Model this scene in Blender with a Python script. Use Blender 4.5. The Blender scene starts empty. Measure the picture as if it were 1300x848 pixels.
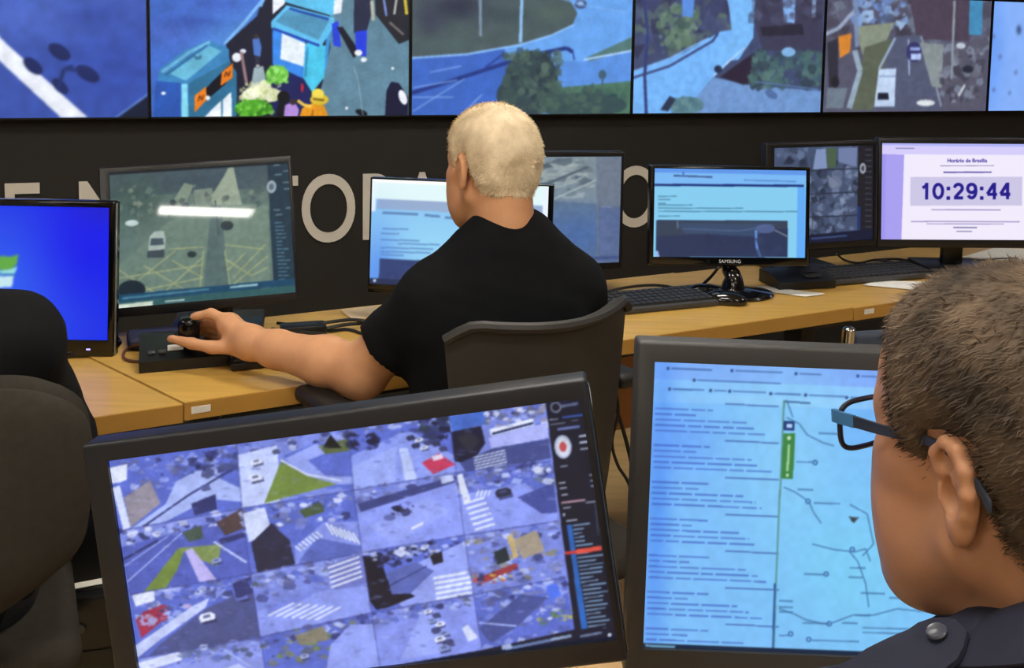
import bpy, bmesh, math, random
import numpy as np
from mathutils import Vector, Matrix

# ------------------------------------------------------------------ camera
SC = bpy.context.scene
COL = SC.collection
PITCH, ROLL, CAM_Z = math.radians(5.0), math.radians(0.9), 1.37
FPX = 1250.0                                   # focal length for a 1300 px wide frame
CYP = 62 + FPX * math.tan(PITCH)               # the photograph is the lower crop of a taller frame
cam_d = bpy.data.cameras.new('camera')
cam = bpy.data.objects.new('camera', cam_d)
COL.objects.link(cam)
SC.camera = cam
cam_d.sensor_width = 36.0
cam_d.sensor_fit = 'HORIZONTAL'
cam_d.lens = 36.0 * FPX / 1300.0
cam_d.shift_y = -(424 - CYP) / 1300.0
cam_d.clip_start = 0.02
FWD = np.array([0, math.cos(PITCH), -math.sin(PITCH)])
U0 = np.cross([1., 0, 0], FWD)
RT = math.cos(ROLL) * np.array([1., 0, 0]) + math.sin(ROLL) * U0
UP = -math.sin(ROLL) * np.array([1., 0, 0]) + math.cos(ROLL) * U0
CAMP = np.array([0, 0, CAM_Z])
cam.matrix_world = Matrix(((RT[0], UP[0], -FWD[0], 0), (RT[1], UP[1], -FWD[1], 0), (RT[2], UP[2], -FWD[2], CAM_Z), (0, 0, 0, 1)))

# ------------------------------------------------------------------ world, lamps, exposure
world = bpy.data.worlds.new('world')
SC.world = world
world.use_nodes = True
world.node_tree.nodes['Background'].inputs[0].default_value = (0.80, 0.88, 1.0, 1)
world.node_tree.nodes['Background'].inputs[1].default_value = 0.35
SC.view_settings.view_transform = 'Standard'
SC.view_settings.look = 'None'
SC.view_settings.gamma = 1.0
SC.view_settings.use_curve_mapping = False
SC.view_settings.exposure = 0.0
LAMP_STRENGTH = 35.0
LAMP_COLOR = (1.0, 0.96, 0.88)
# ceiling lamps, centres in world x, y (rows run parallel to the desks' monitors)
LAMPS = [(0.05, -4.12), (-1.9, -5.6), (-2.3, -3.2), (2.3, -3.0), (-1.6, -1.0), (1.5, -0.7), (-0.1, 0.55), (-2.6, 1.0), (3.1, 1.5), (0.1, 2.2)]
CEIL = 2.62

# ------------------------------------------------------------------ helpers
def ray(x, y):
    return FWD + RT * (x - 650) / FPX - UP * (y - CYP) / FPX
def atY(x, y, Y):
    d = ray(x, y)
    return CAMP + d * (Y / d[1])
def atZ(x, y, z):
    d = ray(x, y)
    return CAMP + d * ((z - CAM_Z) / d[2])
def proj(p):
    p = np.asarray(p, float) - CAMP
    z = p @ FWD
    return np.stack([650 + FPX * (p @ RT) / z, CYP - FPX * (p @ UP) / z], -1)
def rotm(yaw, tilt, roll):
    y, t, r = (math.radians(a) for a in (yaw, tilt, roll))
    Rz = np.array([[math.cos(y), -math.sin(y), 0], [math.sin(y), math.cos(y), 0], [0, 0, 1]])
    Rx = np.array([[1, 0, 0], [0, math.cos(t), math.sin(t)], [0, -math.sin(t), math.cos(t)]])
    B = np.array([[1, 0, 0], [0, 0, -1], [0, 1, 0.]])
    Rr = np.array([[math.cos(r), -math.sin(r), 0], [math.sin(r), math.cos(r), 0], [0, 0, 1]])
    return Rz @ Rx @ B @ Rr
def rz(deg):
    a = math.radians(deg)
    return np.array([[math.cos(a), -math.sin(a), 0], [math.sin(a), math.cos(a), 0], [0, 0, 1.]])
def rx(deg):
    a = math.radians(deg)
    return np.array([[1, 0, 0], [0, math.cos(a), -math.sin(a)], [0, math.sin(a), math.cos(a)]])
def ry(deg):
    a = math.radians(deg)
    return np.array([[math.cos(a), 0, math.sin(a)], [0, 1, 0], [-math.sin(a), 0, math.cos(a)]])
def lin(c):
    c = np.asarray(c, float) / 255.0
    return np.where(c <= 0.04045, c / 12.92, ((c + 0.055) / 1.055) ** 2.4)

MATS = {}
def mat(name, rgb, rough=0.5, metal=0.0, var=0.0, scale=20.0, bump=0.0, bscale=None, spec=0.5, sss=0.0, stretch=(1, 1, 1), coat=0.0, rgb2=None):
    """procedural material: colour from noise between two tones, optional fine bump"""
    if name in MATS:
        return MATS[name]
    m = bpy.data.materials.new(name)
    m.use_nodes = True
    nt = m.node_tree
    b = nt.nodes['Principled BSDF']
    c = lin(rgb)
    c2 = lin(rgb2) if rgb2 is not None else c
    b.inputs['Roughness'].default_value = rough
    b.inputs['Metallic'].default_value = metal
    b.inputs['Specular IOR Level'].default_value = spec
    b.inputs['Base Color'].default_value = (*c, 1)
    if coat:
        b.inputs['Coat Weight'].default_value = coat
        b.inputs['Coat Roughness'].default_value = 0.08
    if sss:
        b.inputs['Subsurface Weight'].default_value = sss
        b.inputs['Subsurface Radius'].default_value = (0.012, 0.005, 0.003)
        b.inputs['Subsurface Scale'].default_value = 1.0
    if var or bump or rgb2 is not None:
        tc = nt.nodes.new('ShaderNodeTexCoord')
        mp = nt.nodes.new('ShaderNodeMapping')
        mp.inputs['Scale'].default_value = stretch
        nt.links.new(tc.outputs['Object'], mp.inputs['Vector'])
    if var or rgb2 is not None:
        n = nt.nodes.new('ShaderNodeTexNoise')
        n.inputs['Scale'].default_value = scale
        n.inputs['Detail'].default_value = 5
        r = nt.nodes.new('ShaderNodeValToRGB')
        r.color_ramp.elements[0].position = 0.3
        r.color_ramp.elements[1].position = 0.7
        r.color_ramp.elements[0].color = (*(c * (1 - var)), 1)
        r.color_ramp.elements[1].color = (*np.minimum(c2 * (1 + var), 1), 1)
        nt.links.new(mp.outputs[0], n.inputs['Vector'])
        nt.links.new(n.outputs['Fac'], r.inputs[0])
        nt.links.new(r.outputs[0], b.inputs['Base Color'])
    if bump:
        n2 = nt.nodes.new('ShaderNodeTexNoise')
        n2.inputs['Scale'].default_value = bscale or scale * 4
        n2.inputs['Detail'].default_value = 4
        bp = nt.nodes.new('ShaderNodeBump')
        bp.inputs['Strength'].default_value = bump
        bp.inputs['Distance'].default_value = 0.004
        nt.links.new(mp.outputs[0], n2.inputs['Vector'])
        nt.links.new(n2.outputs['Fac'], bp.inputs['Height'])
        nt.links.new(bp.outputs[0], b.inputs['Normal'])
    MATS[name] = m
    return m
def emat(name, rgb, strength):
    m = bpy.data.materials.new(name)
    m.use_nodes = True
    b = m.node_tree.nodes['Principled BSDF']
    b.inputs['Base Color'].default_value = (0.8, 0.8, 0.8, 1)
    b.inputs['Emission Color'].default_value = (*rgb, 1)
    b.inputs['Emission Strength'].default_value = strength
    return m

def tag(o, label=None, cat=None, group=None, kind=None):
    for k, v in (('label', label), ('category', cat), ('group', group), ('kind', kind)):
        if v:
            o[k] = v
    return o
def thing(name, loc, label, cat, group=None):
    o = bpy.data.objects.new(name, None)
    o.empty_display_size = 0.05
    COL.objects.link(o)
    o.location = loc
    return tag(o, label, cat, group)
def base_of(o):
    p = np.zeros(3)
    while o is not None:
        p += np.array(o.location)
        o = o.parent
    return p
def link_mesh(name, verts, faces, m, parent=None, smooth=True, loc=None, sharp=40):
    """verts in world coordinates; the object's origin is its parent's base (or loc)"""
    verts = np.asarray(verts, float)
    org = base_of(parent) if parent is not None else (np.asarray(loc, float) if loc is not None else np.zeros(3))
    me = bpy.data.meshes.new(name)
    me.from_pydata((verts - org).tolist(), [], faces if isinstance(faces, list) else faces.tolist())
    me.update()
    if smooth:
        me.polygons.foreach_set('use_smooth', [True] * len(me.polygons))
        if sharp:
            me.set_sharp_from_angle(angle=math.radians(sharp))
    if m is not None:
        me.materials.append(m)
    o = bpy.data.objects.new(name, me)
    COL.objects.link(o)
    if parent is not None:
        o.parent = parent
    elif loc is not None:
        o.location = loc
    return o

I3 = np.eye(3)
class MB:
    def __init__(s):
        s.v, s.f = [], []
    def add(s, v, f):
        o = len(s.v)
        s.v.extend(np.asarray(v, float).tolist())
        s.f.extend([[i + o for i in q] for q in f])
        return s
    def box(s, c, size, R=I3, bev=0.0, seg=2, taper=None):
        """box centred on c (world); R columns are its axes; taper scales the -z end"""
        bm = bmesh.new()
        bmesh.ops.create_cube(bm, size=1.0)
        for v in bm.verts:
            v.co = Vector((v.co.x * size[0], v.co.y * size[1], v.co.z * size[2]))
            if taper and v.co.z < 0:
                v.co.x *= taper[0]
                v.co.y *= taper[1]
        if bev:
            bmesh.ops.bevel(bm, geom=list(bm.edges), offset=min(bev, min(size) * 0.49), segments=seg, profile=0.5, affect='EDGES')
        bm.verts.index_update()
        v = np.array([x.co for x in bm.verts]) @ np.asarray(R).T + np.asarray(c, float)
        f = [[x.index for x in q.verts] for q in bm.faces]
        bm.free()
        return s.add(v, f)
    def prism(s, poly, z0, z1, R=I3, c=(0, 0, 0), bev=0.0, seg=2):
        """polygon (counter-clockwise, x y) extruded z0..z1 in a local frame"""
        bm = bmesh.new()
        lo = [bm.verts.new((x, y, z0)) for x, y in poly]
        hi = [bm.verts.new((x, y, z1)) for x, y in poly]
        n = len(poly)
        bm.faces.new(lo[::-1])
        bm.faces.new(hi)
        for i in range(n):
            bm.faces.new((lo[i], lo[(i + 1) % n], hi[(i + 1) % n], hi[i]))
        if bev:
            bmesh.ops.bevel(bm, geom=[e for e in bm.edges if len(e.link_faces) == 2 and e.calc_face_angle(0) > 0.6], offset=bev, segments=seg, profile=0.5, affect='EDGES')
        bm.verts.index_update()
        v = np.array([x.co for x in bm.verts]) @ np.asarray(R).T + np.asarray(c, float)
        f = [[x.index for x in q.verts] for q in bm.faces]
        bm.free()
        return s.add(v, f)
    def tube(s, pts, r, seg=8, cap=True, smooth=0):
        pts = np.asarray(pts, float)
        if smooth:
            pts = spline(pts, smooth)
        n = len(pts)
        rr = np.full(n, r) if np.isscalar(r) else np.interp(np.linspace(0, 1, n), np.linspace(0, 1, len(r)), r)
        T = np.gradient(pts, axis=0)
        T /= np.linalg.norm(T, axis=1)[:, None] + 1e-12
        a = np.cross(T[0], [0, 0, 1.])
        if np.linalg.norm(a) < 0.1:
            a = np.cross(T[0], [1., 0, 0])
        a /= np.linalg.norm(a)
        vs = []
        for i in range(n):
            a = a - T[i] * (a @ T[i])
            a /= np.linalg.norm(a)
            b = np.cross(T[i], a)
            for k in range(seg):
                w = 2 * math.pi * k / seg
                vs.append(pts[i] + rr[i] * (math.cos(w) * a + math.sin(w) * b))
        f = [[i * seg + k, i * seg + (k + 1) % seg, (i + 1) * seg + (k + 1) % seg, (i + 1) * seg + k] for i in range(n - 1) for k in range(seg)]
        if cap:
            f.append(list(range(seg))[::-1])
            f.append([(n - 1) * seg + k for k in range(seg)])
        return s.add(vs, f)
    def lathe(s, prof, c=(0, 0, 0), R=I3, seg=24, sx=1.0, sy=1.0):
        n = len(prof)
        vs = []
        for r, z in prof:
            for k in range(seg):
                w = 2 * math.pi * k / seg
                vs.append((r * math.cos(w) * sx, r * math.sin(w) * sy, z))
        v = np.array(vs) @ np.asarray(R).T + np.asarray(c, float)
        f = [[i * seg + k, i * seg + (k + 1) % seg, (i + 1) * seg + (k + 1) % seg, (i + 1) * seg + k] for i in range(n - 1) for k in range(seg)]
        f.append(list(range(seg))[::-1])
        f.append([(n - 1) * seg + k for k in range(seg)])
        return s.add(v, f)
    def ball(s, c, r, R=I3, seg=16, rings=10):
        pr = [(max(1e-4, math.sin(math.pi * i / rings)), -math.cos(math.pi * i / rings)) for i in range(rings + 1)]
        r = np.broadcast_to(np.asarray(r, float), (3,))
        return s.lathe(pr, c, np.asarray(R) @ np.diag(r), seg)
    def grid(s, P):
        """P: array (n, m, 3)"""
        n, m = P.shape[:2]
        f = [[i * m + j, (i + 1) * m + j, (i + 1) * m + j + 1, i * m + j + 1] for i in range(n - 1) for j in range(m - 1)]
        return s.add(P.reshape(-1, 3), f)
    def shell(s, P, th):
        """closed slab from a grid of points, th along -normal"""
        n, m = P.shape[:2]
        du, dv = np.gradient(P, axis=0), np.gradient(P, axis=1)
        N = np.cross(du, dv)
        N /= np.linalg.norm(N, axis=2)[:, :, None] + 1e-12
        Q = P + N * th
        o = n * m
        f = [[i * m + j, i * m + j + 1, (i + 1) * m + j + 1, (i + 1) * m + j] for i in range(n - 1) for j in range(m - 1)]
        f += [[o + q for q in x[::-1]] for x in f]
        ring = [(i, 0) for i in range(n)] + [(n - 1, j) for j in range(1, m)] + [(i, m - 1) for i in range(n - 2, -1, -1)] + [(0, j) for j in range(m - 2, 0, -1)]
        for a, b in zip(ring, ring[1:] + ring[:1]):
            ia, ib = a[0] * m + a[1], b[0] * m + b[1]
            f.append([ia, ib, o + ib, o + ia])
        return s.add(np.concatenate([P.reshape(-1, 3), Q.reshape(-1, 3)]), f)
    def obj(s, name, m, parent=None, smooth=True, loc=None, sharp=40):
        return link_mesh(name, s.v, s.f, m, parent, smooth, loc, sharp)

def spline(p, k):
    p = np.asarray(p, float)
    q = np.vstack([2 * p[0] - p[1], p, 2 * p[-1] - p[-2]])
    out = []
    for i in range(1, len(q) - 2):
        for t in np.linspace(0, 1, k, endpoint=False):
            out.append(0.5 * (2 * q[i] + (q[i + 1] - q[i - 1]) * t + (2 * q[i - 1] - 5 * q[i] + 4 * q[i + 1] - q[i + 2]) * t * t + (3 * q[i] - q[i - 1] - 3 * q[i + 1] + q[i + 2]) * t ** 3))
    out.append(p[-1])
    return np.array(out)

def text_mesh(s, size=1.0, bold=0.0, align='CENTER', spacing=1.0):
    cu = bpy.data.curves.new('text_tmp', 'FONT')
    cu.body = s
    cu.size = size
    cu.offset = bold
    cu.align_x = align
    cu.align_y = 'CENTER'
    cu.space_character = spacing
    cu.resolution_u = 8
    o = bpy.data.objects.new('text_tmp', cu)
    COL.objects.link(o)
    dg = bpy.context.evaluated_depsgraph_get()
    me = bpy.data.meshes.new_from_object(o.evaluated_get(dg))
    v = np.array([x.co for x in me.vertices])
    f = [list(p.vertices) for p in me.polygons]
    bpy.data.objects.remove(o)
    bpy.data.curves.remove(cu)
    bpy.data.meshes.remove(me)
    return v, f

# ------------------------------------------------------------------ pictures shown on the displays
class Pic:
    """a picture rectified from its four corners in the photograph (TL, TR, BR, BL) and shown as the display's own pixels"""
    def __init__(s, nx, ny, quad, bg):
        s.ss = 2
        s.nx, s.ny = nx, ny
        s.a = np.zeros((ny * s.ss, nx * s.ss, 3))
        s.a[:] = bg
        src = np.array(quad, float)
        dst = np.array([(0, 0), (1, 0), (1, 1), (0, 1)], float)
        A, b = [], []
        for (x, y), (u, v) in zip(src, dst):
            A += [[x, y, 1, 0, 0, 0, -u * x, -u * y], [0, 0, 0, x, y, 1, -v * x, -v * y]]
            b += [u, v]
        s.H = np.append(np.linalg.solve(np.array(A), np.array(b)), 1).reshape(3, 3)
    def m(s, pts):
        p = np.asarray(pts, float).reshape(-1, 2)
        q = np.c_[p, np.ones(len(p))] @ s.H.T
        return q[:, :2] / q[:, 2:] * [s.nx * s.ss, s.ny * s.ss]
    def _poly(s, q, col, al):
        H, W = s.a.shape[:2]
        x0, y0 = np.floor(q.min(0)).astype(int)
        x1, y1 = np.ceil(q.max(0)).astype(int) + 1
        x0, y0, x1, y1 = max(x0, 0), max(y0, 0), min(x1, W), min(y1, H)
        if x0 >= x1 or y0 >= y1:
            return
        X, Y = np.meshgrid(np.arange(x0, x1) + 0.5, np.arange(y0, y1) + 0.5)
        ins = np.zeros(X.shape, bool)
        n = len(q)
        for i in range(n):
            (ax, ay), (bx, by) = q[i], q[(i + 1) % n]
            if ay == by:
                continue
            c = ((ay > Y) != (by > Y)) & (X < (bx - ax) * (Y - ay) / (by - ay) + ax)
            ins ^= c
        sub = s.a[y0:y1, x0:x1]
        sub[ins] = sub[ins] * (1 - al) + np.asarray(col, float) * al
    def poly(s, pts, col, al=1.0):
        s._poly(s.m(pts), col, al)
        return s
    def rect(s, x0, y0, x1, y1, col, al=1.0):
        return s.poly([(x0, y0), (x1, y0), (x1, y1), (x0, y1)], col, al)
    def line(s, pts, w, col, al=1.0):
        pts = np.asarray(pts, float)
        for a, b in zip(pts[:-1], pts[1:]):
            d = b - a
            n = np.array([-d[1], d[0]]) / (np.linalg.norm(d) + 1e-9) * w / 2
            s.poly([a + n, b + n, b - n, a - n], col, al)
        return s
    def ell(s, x, y, rx_, ry_, col, rot=0, al=1.0):
        t = np.linspace(0, 2 * math.pi, 20, endpoint=False)
        c, n = math.cos(math.radians(rot)), math.sin(math.radians(rot))
        X, Y = rx_ * np.cos(t), ry_ * np.sin(t)
        return s.poly(np.c_[x + X * c - Y * n, y + X * n + Y * c], col, al)
    def clutter(s, x0, y0, x1, y1, cols, n, sz, seed=0, al=0.9, asp=1.0, poly=None):
        rg = random.Random(seed)
        for _ in range(n):
            u, v = rg.random(), rg.random()
            if poly is not None:
                p = np.asarray(poly, float)
                cx, cy = (p[0] * (1 - u) + p[1] * u) * (1 - v) + (p[3] * (1 - u) + p[2] * u) * v
            else:
                cx, cy = x0 + (x1 - x0) * u, y0 + (y1 - y0) * v
            r = sz * (0.4 + rg.random())
            k = rg.randint(3, 6)
            ph = rg.random() * 6
            s.poly([(cx + r * asp * math.cos(ph + 6.283 * i / k) * (0.6 + 0.5 * rg.random()), cy + r / asp * math.sin(ph + 6.283 * i / k) * (0.6 + 0.5 * rg.random())) for i in range(k)], rg.choice(cols), al * (0.6 + 0.4 * rg.random()))
        return s
    def glow(s, x, y, rx_, ry_, col, al=1.0):
        """soft blob of colour in the shown picture"""
        H, W = s.a.shape[:2]
        c = s.m([(x, y)])[0]
        e = s.m([(x + rx_, y), (x, y + ry_)])
        a, b = abs(e[0][0] - c[0]) + 1e-6, abs(e[1][1] - c[1]) + 1e-6
        X, Y = np.meshgrid(np.arange(W), np.arange(H))
        w = np.exp(-(((X - c[0]) / a) ** 2 + ((Y - c[1]) / b) ** 2)) * al
        s.a = s.a * (1 - w[:, :, None]) + np.asarray(col, float) * w[:, :, None]
        return s
    def noise(s, amp, cell, seed=0):
        """blotchy brightness noise of the camera feed"""
        H, W = s.a.shape[:2]
        rg = np.random.RandomState(seed)
        g = rg.rand(H // cell + 3, W // cell + 3) - 0.5
        yy, xx = np.arange(H) / cell, np.arange(W) / cell
        yi, xi = yy.astype(int), xx.astype(int)
        fy, fx = (yy - yi)[:, None], (xx - xi)[None, :]
        n = (g[yi][:, xi] * (1 - fx) + g[yi][:, xi + 1] * fx) * (1 - fy) + (g[yi + 1][:, xi] * (1 - fx) + g[yi + 1][:, xi + 1] * fx) * fy
        s.a = s.a * (1 + amp * n[:, :, None])
        return s
    def text(s, string, x, y, h, col, bold=0.0, ang=0.0, align='CENTER', spacing=1.0, al=1.0, stretch=1.0):
        v, f = text_mesh(string, 1.0, bold, align, spacing)
        if len(v) == 0:
            return s
        c, n = math.cos(math.radians(ang)), math.sin(math.radians(ang))
        X, Y = v[:, 0] * h * stretch, -v[:, 1] * h
        q = s.m(np.c_[x + X * c - Y * n, y + X * n + Y * c])
        for p in f:
            s._poly(q[p], col, al)
        return s
    def digits(s, string, x, y, h, w, adv, col):
        """upright grotesque numerals drawn with thick strokes, left edge x, top y"""
        th = h * 0.19
        arc = lambda cx, cy, rx_, ry_, a0, a1, n=14: [(cx + rx_ * math.cos(math.radians(a)), cy + ry_ * math.sin(math.radians(a))) for a in np.linspace(a0, a1, n)]
        e = 0.12
        G = {'0': [arc(.5, .5, .38, .41, 0, 360, 26)], '1': [[(.64, .0), (.64, 1)], [(.64, .1), (.5, .22), (.28, .3)]],
             '2': [arc(.5, .32, .34, .23, 190, 395) + [(.5, .66), (.2, .9)], [(.12, .91), (.9, .91)]],
             '9': [arc(.5, .34, .35, .25, 0, 360, 22), arc(.5, .5, .37, .41, -40, 140)],
             '4': [[(.72, 0), (.72, 1)], [(.66, .08), (.12, .68)], [(.1, .7), (.96, .7)]], ':': []}
        for c in string:
            ww = w
            if c == ':':
                ww = w * 0.45
                for yy in (.34, .92):
                    s.rect(x + ww / 2 - th * .55, y + yy * h - th * .55, x + ww / 2 + th * .55, y + yy * h + th * .55, col)
            for st in G[c]:
                pts = [(x + a * ww, y + b * h) for a, b in st]
                s.line(pts, th, col)
                for q in pts[1:-1]:
                    s.ell(q[0], q[1], th / 2, th / 2, col)
            x += ww + adv
        return s
    def out(s, passes=1):
        k = np.array([1, 2, 3, 2, 1.]) / 9.0
        for ax in (0, 1) * passes:          # the soft pixels of the displays
            p = np.pad(s.a, [(2, 2) if i == ax else (0, 0) for i in range(3)], mode='edge')
            n = s.a.shape[ax]
            s.a = sum(k[i] * np.take(p, np.arange(i, i + n), axis=ax) for i in range(5))
        a = s.a.reshape(s.ny, s.ss, s.nx, s.ss, 3).mean((1, 3))
        return np.clip(a, 0, 255)

def screen_mat(name, rough, gain=1.0, spec=0.5):
    m = bpy.data.materials.new(name)
    m.use_nodes = True
    nt = m.node_tree
    b = nt.nodes['Principled BSDF']
    at = nt.nodes.new('ShaderNodeAttribute')
    at.attribute_name = 'pixels'
    b.inputs['Base Color'].default_value = (0.008, 0.008, 0.009, 1)
    b.inputs['Roughness'].default_value = rough
    b.inputs['Specular IOR Level'].default_value = spec
    b.inputs['Emission Strength'].default_value = gain
    nt.links.new(at.outputs['Color'], b.inputs['Emission Color'])
    return m
def display(name, pic, center, ax, ay, w, h, m, parent):
    """flat panel of picture elements, ax right, ay up (unit vectors)"""
    px = lin(pic.out(getattr(pic, 'soft', 1)))
    ny, nx = px.shape[:2]
    u = np.linspace(-0.5, 0.5, nx)
    v = np.linspace(0.5, -0.5, ny)
    P = np.asarray(center, float) + u[None, :, None] * w * ax + v[:, None, None] * h * ay
    idx = np.arange(nx * ny).reshape(ny, nx)
    f = np.stack([idx[1:, :-1], idx[1:, 1:], idx[:-1, 1:], idx[:-1, :-1]], -1).reshape(-1, 4)
    o = link_mesh(name, P.reshape(-1, 3), f, m, parent, smooth=False)
    at = o.data.attributes.new('pixels', 'FLOAT_COLOR', 'POINT')
    at.data.foreach_set('color', np.c_[px.reshape(-1, 3), np.ones(nx * ny)].astype(np.float32).ravel())
    return o

# ------------------------------------------------------------------ the room
WY = 19.2
WE = np.array([math.cos(math.radians(WY)), math.sin(math.radians(WY)), 0])      # along the wall, to the right
WN = np.array([math.sin(math.radians(WY)), -math.cos(math.radians(WY)), 0])     # out of the wall, to the operators
WZ = np.array([0, 0, 1.])
WA = np.array([-1.226, 3.321, 1.117])      # lower left corner of the second video panel (front face)
WFACE = WA - WN * 0.05
def wpt(s, t, z):
    """s metres along the wall, t metres out from its face"""
    p = WFACE + WE * s + WN * t
    return np.array([p[0], p[1], z])
RW = rz(WY)
M_wall = mat('wall_charcoal_paint', (31, 29, 26), 0.75, var=0.06, scale=3, bump=0.05, bscale=180)
M_side = mat('wall_pale_paint', (120, 115, 106), 0.8, var=0.03, scale=2)
M_ceil = mat('ceiling_white', (215, 212, 205), 0.85, var=0.02, scale=2)
M_floor = mat('floor_tan_vinyl', (192, 160, 108), 0.45, var=0.10, scale=7, stretch=(0.35, 3.0, 1), rgb2=(202, 170, 118))
S0, S1, T1 = -4.2, 6.8, 10.5
for nm, c, sz, m in (('floor', wpt((S0 + S1) / 2, T1 / 2, -0.05), (S1 - S0 + 0.4, T1 + 0.4, 0.1), M_floor),
                     ('ceiling', wpt((S0 + S1) / 2, T1 / 2, CEIL + 0.09), (S1 - S0 + 0.4, T1 + 0.4, 0.1), M_ceil),
                     ('wall_back', wpt((S0 + S1) / 2, -0.05, CEIL / 2 + 0.02), (S1 - S0, 0.1, CEIL + 0.04), M_wall),
                     ('wall_front', wpt((S0 + S1) / 2, T1 + 0.05, CEIL / 2 + 0.02), (S1 - S0, 0.1, CEIL + 0.04), M_side),
                     ('wall_left', wpt(S0 - 0.05, T1 / 2, CEIL / 2 + 0.02), (0.1, T1, CEIL + 0.04), M_side),
                     ('wall_right', wpt(S1 + 0.05, T1 / 2, CEIL / 2 + 0.02), (0.1, T1, CEIL + 0.04), M_side)):
    b = MB()
    b.box(c, sz, RW)
    tag(b.obj(nm, m, smooth=False, loc=c), kind='structure')

# ceiling lamps: a shallow white tray with a glowing diffuser
M_tray = mat('lamp_tray_white', (225, 225, 222), 0.4, var=0.02)
M_glow = emat('lamp_diffuser_glow', LAMP_COLOR, LAMP_STRENGTH)
where = ['far behind the operators', 'farthest behind the operators', 'behind on the left', 'behind on the right', 'left of the viewer', 'right of the viewer',
         'above the front monitors', 'above the seated person at left', 'above the clock monitor', 'above the white-haired operator']
for (x, y), w_ in zip(LAMPS, where):
    t = thing('ceiling_lamp', (x, y, CEIL), 'rectangular white ceiling lamp ' + w_, 'lamp', 'ceiling lamps')
    b = MB()
    for dx, dy, sx, sy in ((0, 0.155, 0.80, 0.012), (0, -0.155, 0.80, 0.012), (0.394, 0, 0.012, 0.30), (-0.394, 0, 0.012, 0.30)):
        b.box((x + dx, y + dy, CEIL + 0.018), (sx, sy, 0.044), bev=0.003, seg=1)
    b.box((x, y, CEIL + 0.036), (0.79, 0.31, 0.008))
    b.obj('tray', M_tray, t)
    b = MB()
    b.box((x, y, CEIL + 0.012), (0.74, 0.296, 0.012), bev=0.004, seg=1)
    b.obj('diffuser', M_glow, t)

# lettering on the dark wall
def wall_hit(px, py):
    d = ray(px, py)
    return CAMP + d * (((WFACE - CAMP) @ WN) / (d @ WN))
M_letter = mat('letter_offwhite', (214, 209, 198), 0.55, var=0.03, scale=30)
h0, h1 = wall_hit(417, 221), wall_hit(417, 311)
g0, g1 = wall_hit(806, 207), wall_hit(806, 288)
cap = ((h0[2] - h1[2]) + (g0[2] - g1[2])) / 2
zc = (h0[2] + h1[2] + g0[2] + g1[2]) / 4
sO1, sO2 = (wall_hit(417, 266) - WFACE) @ WE, (wall_hit(806, 247) - WFACE) @ WE
SIGN = 'E MONITORAMENTO'
cx_l, meshes = [], []
for i, ch in enumerate(SIGN):
    if ch == ' ':
        cx_l.append(None)
        meshes.append(None)
        continue
    v, f = text_mesh(ch, 1.0, 0.006, 'LEFT')
    right = text_mesh(SIGN[:i + 1], 1.0, 0.006, 'LEFT')[0][:, 0].max()
    v[:, 0] -= (v[:, 0].max() + v[:, 0].min()) / 2
    cx_l.append((right - (v[:, 0].max() - v[:, 0].min()) / 2))
    meshes.append((v, f))
iO1, iO2 = 7 - 0, len(SIGN) - 1
ko = (sO2 - sO1) / (cx_l[iO2] - cx_l[iO1])
sv = cap / 0.74
sg = thing('wall_lettering', wpt(sO1, 0.004, zc), 'off-white capital letters spelling MONITORAMENTO on the charcoal wall', 'sign')
for c, ms in zip(cx_l, meshes):
    if ms is None:
        continue
    v, f = ms
    s = sO1 + (c - cx_l[iO1]) * ko * (1.0 if c > cx_l[iO1] - 0.9 else 0.93 if c < 0.9 else 0.885)
    yc = 0.0
    vm = v.copy()
    vm[:, 1] -= (vm[:, 1].max() + vm[:, 1].min()) / 2
    W3 = wpt(s, 0, zc)[None] + vm[:, :1] * ko * 1.0 * WE + vm[:, 1:2] * sv * WZ
    n = len(v)
    edges = {}
    for q in f:
        for a_, b_ in zip(q, q[1:] + q[:1]):
            edges[(a_, b_)] = 1
    sides = [[a_, b_, b_ + n, a_ + n] for (a_, b_) in edges if (b_, a_) not in edges]
    allv = np.concatenate([W3 + WN * 0.008, W3 + WN * 0.0008])
    link_mesh('letter', allv, [list(q) for q in f] + [q[::-1] for q in sides], M_letter, sg, smooth=False)

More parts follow.
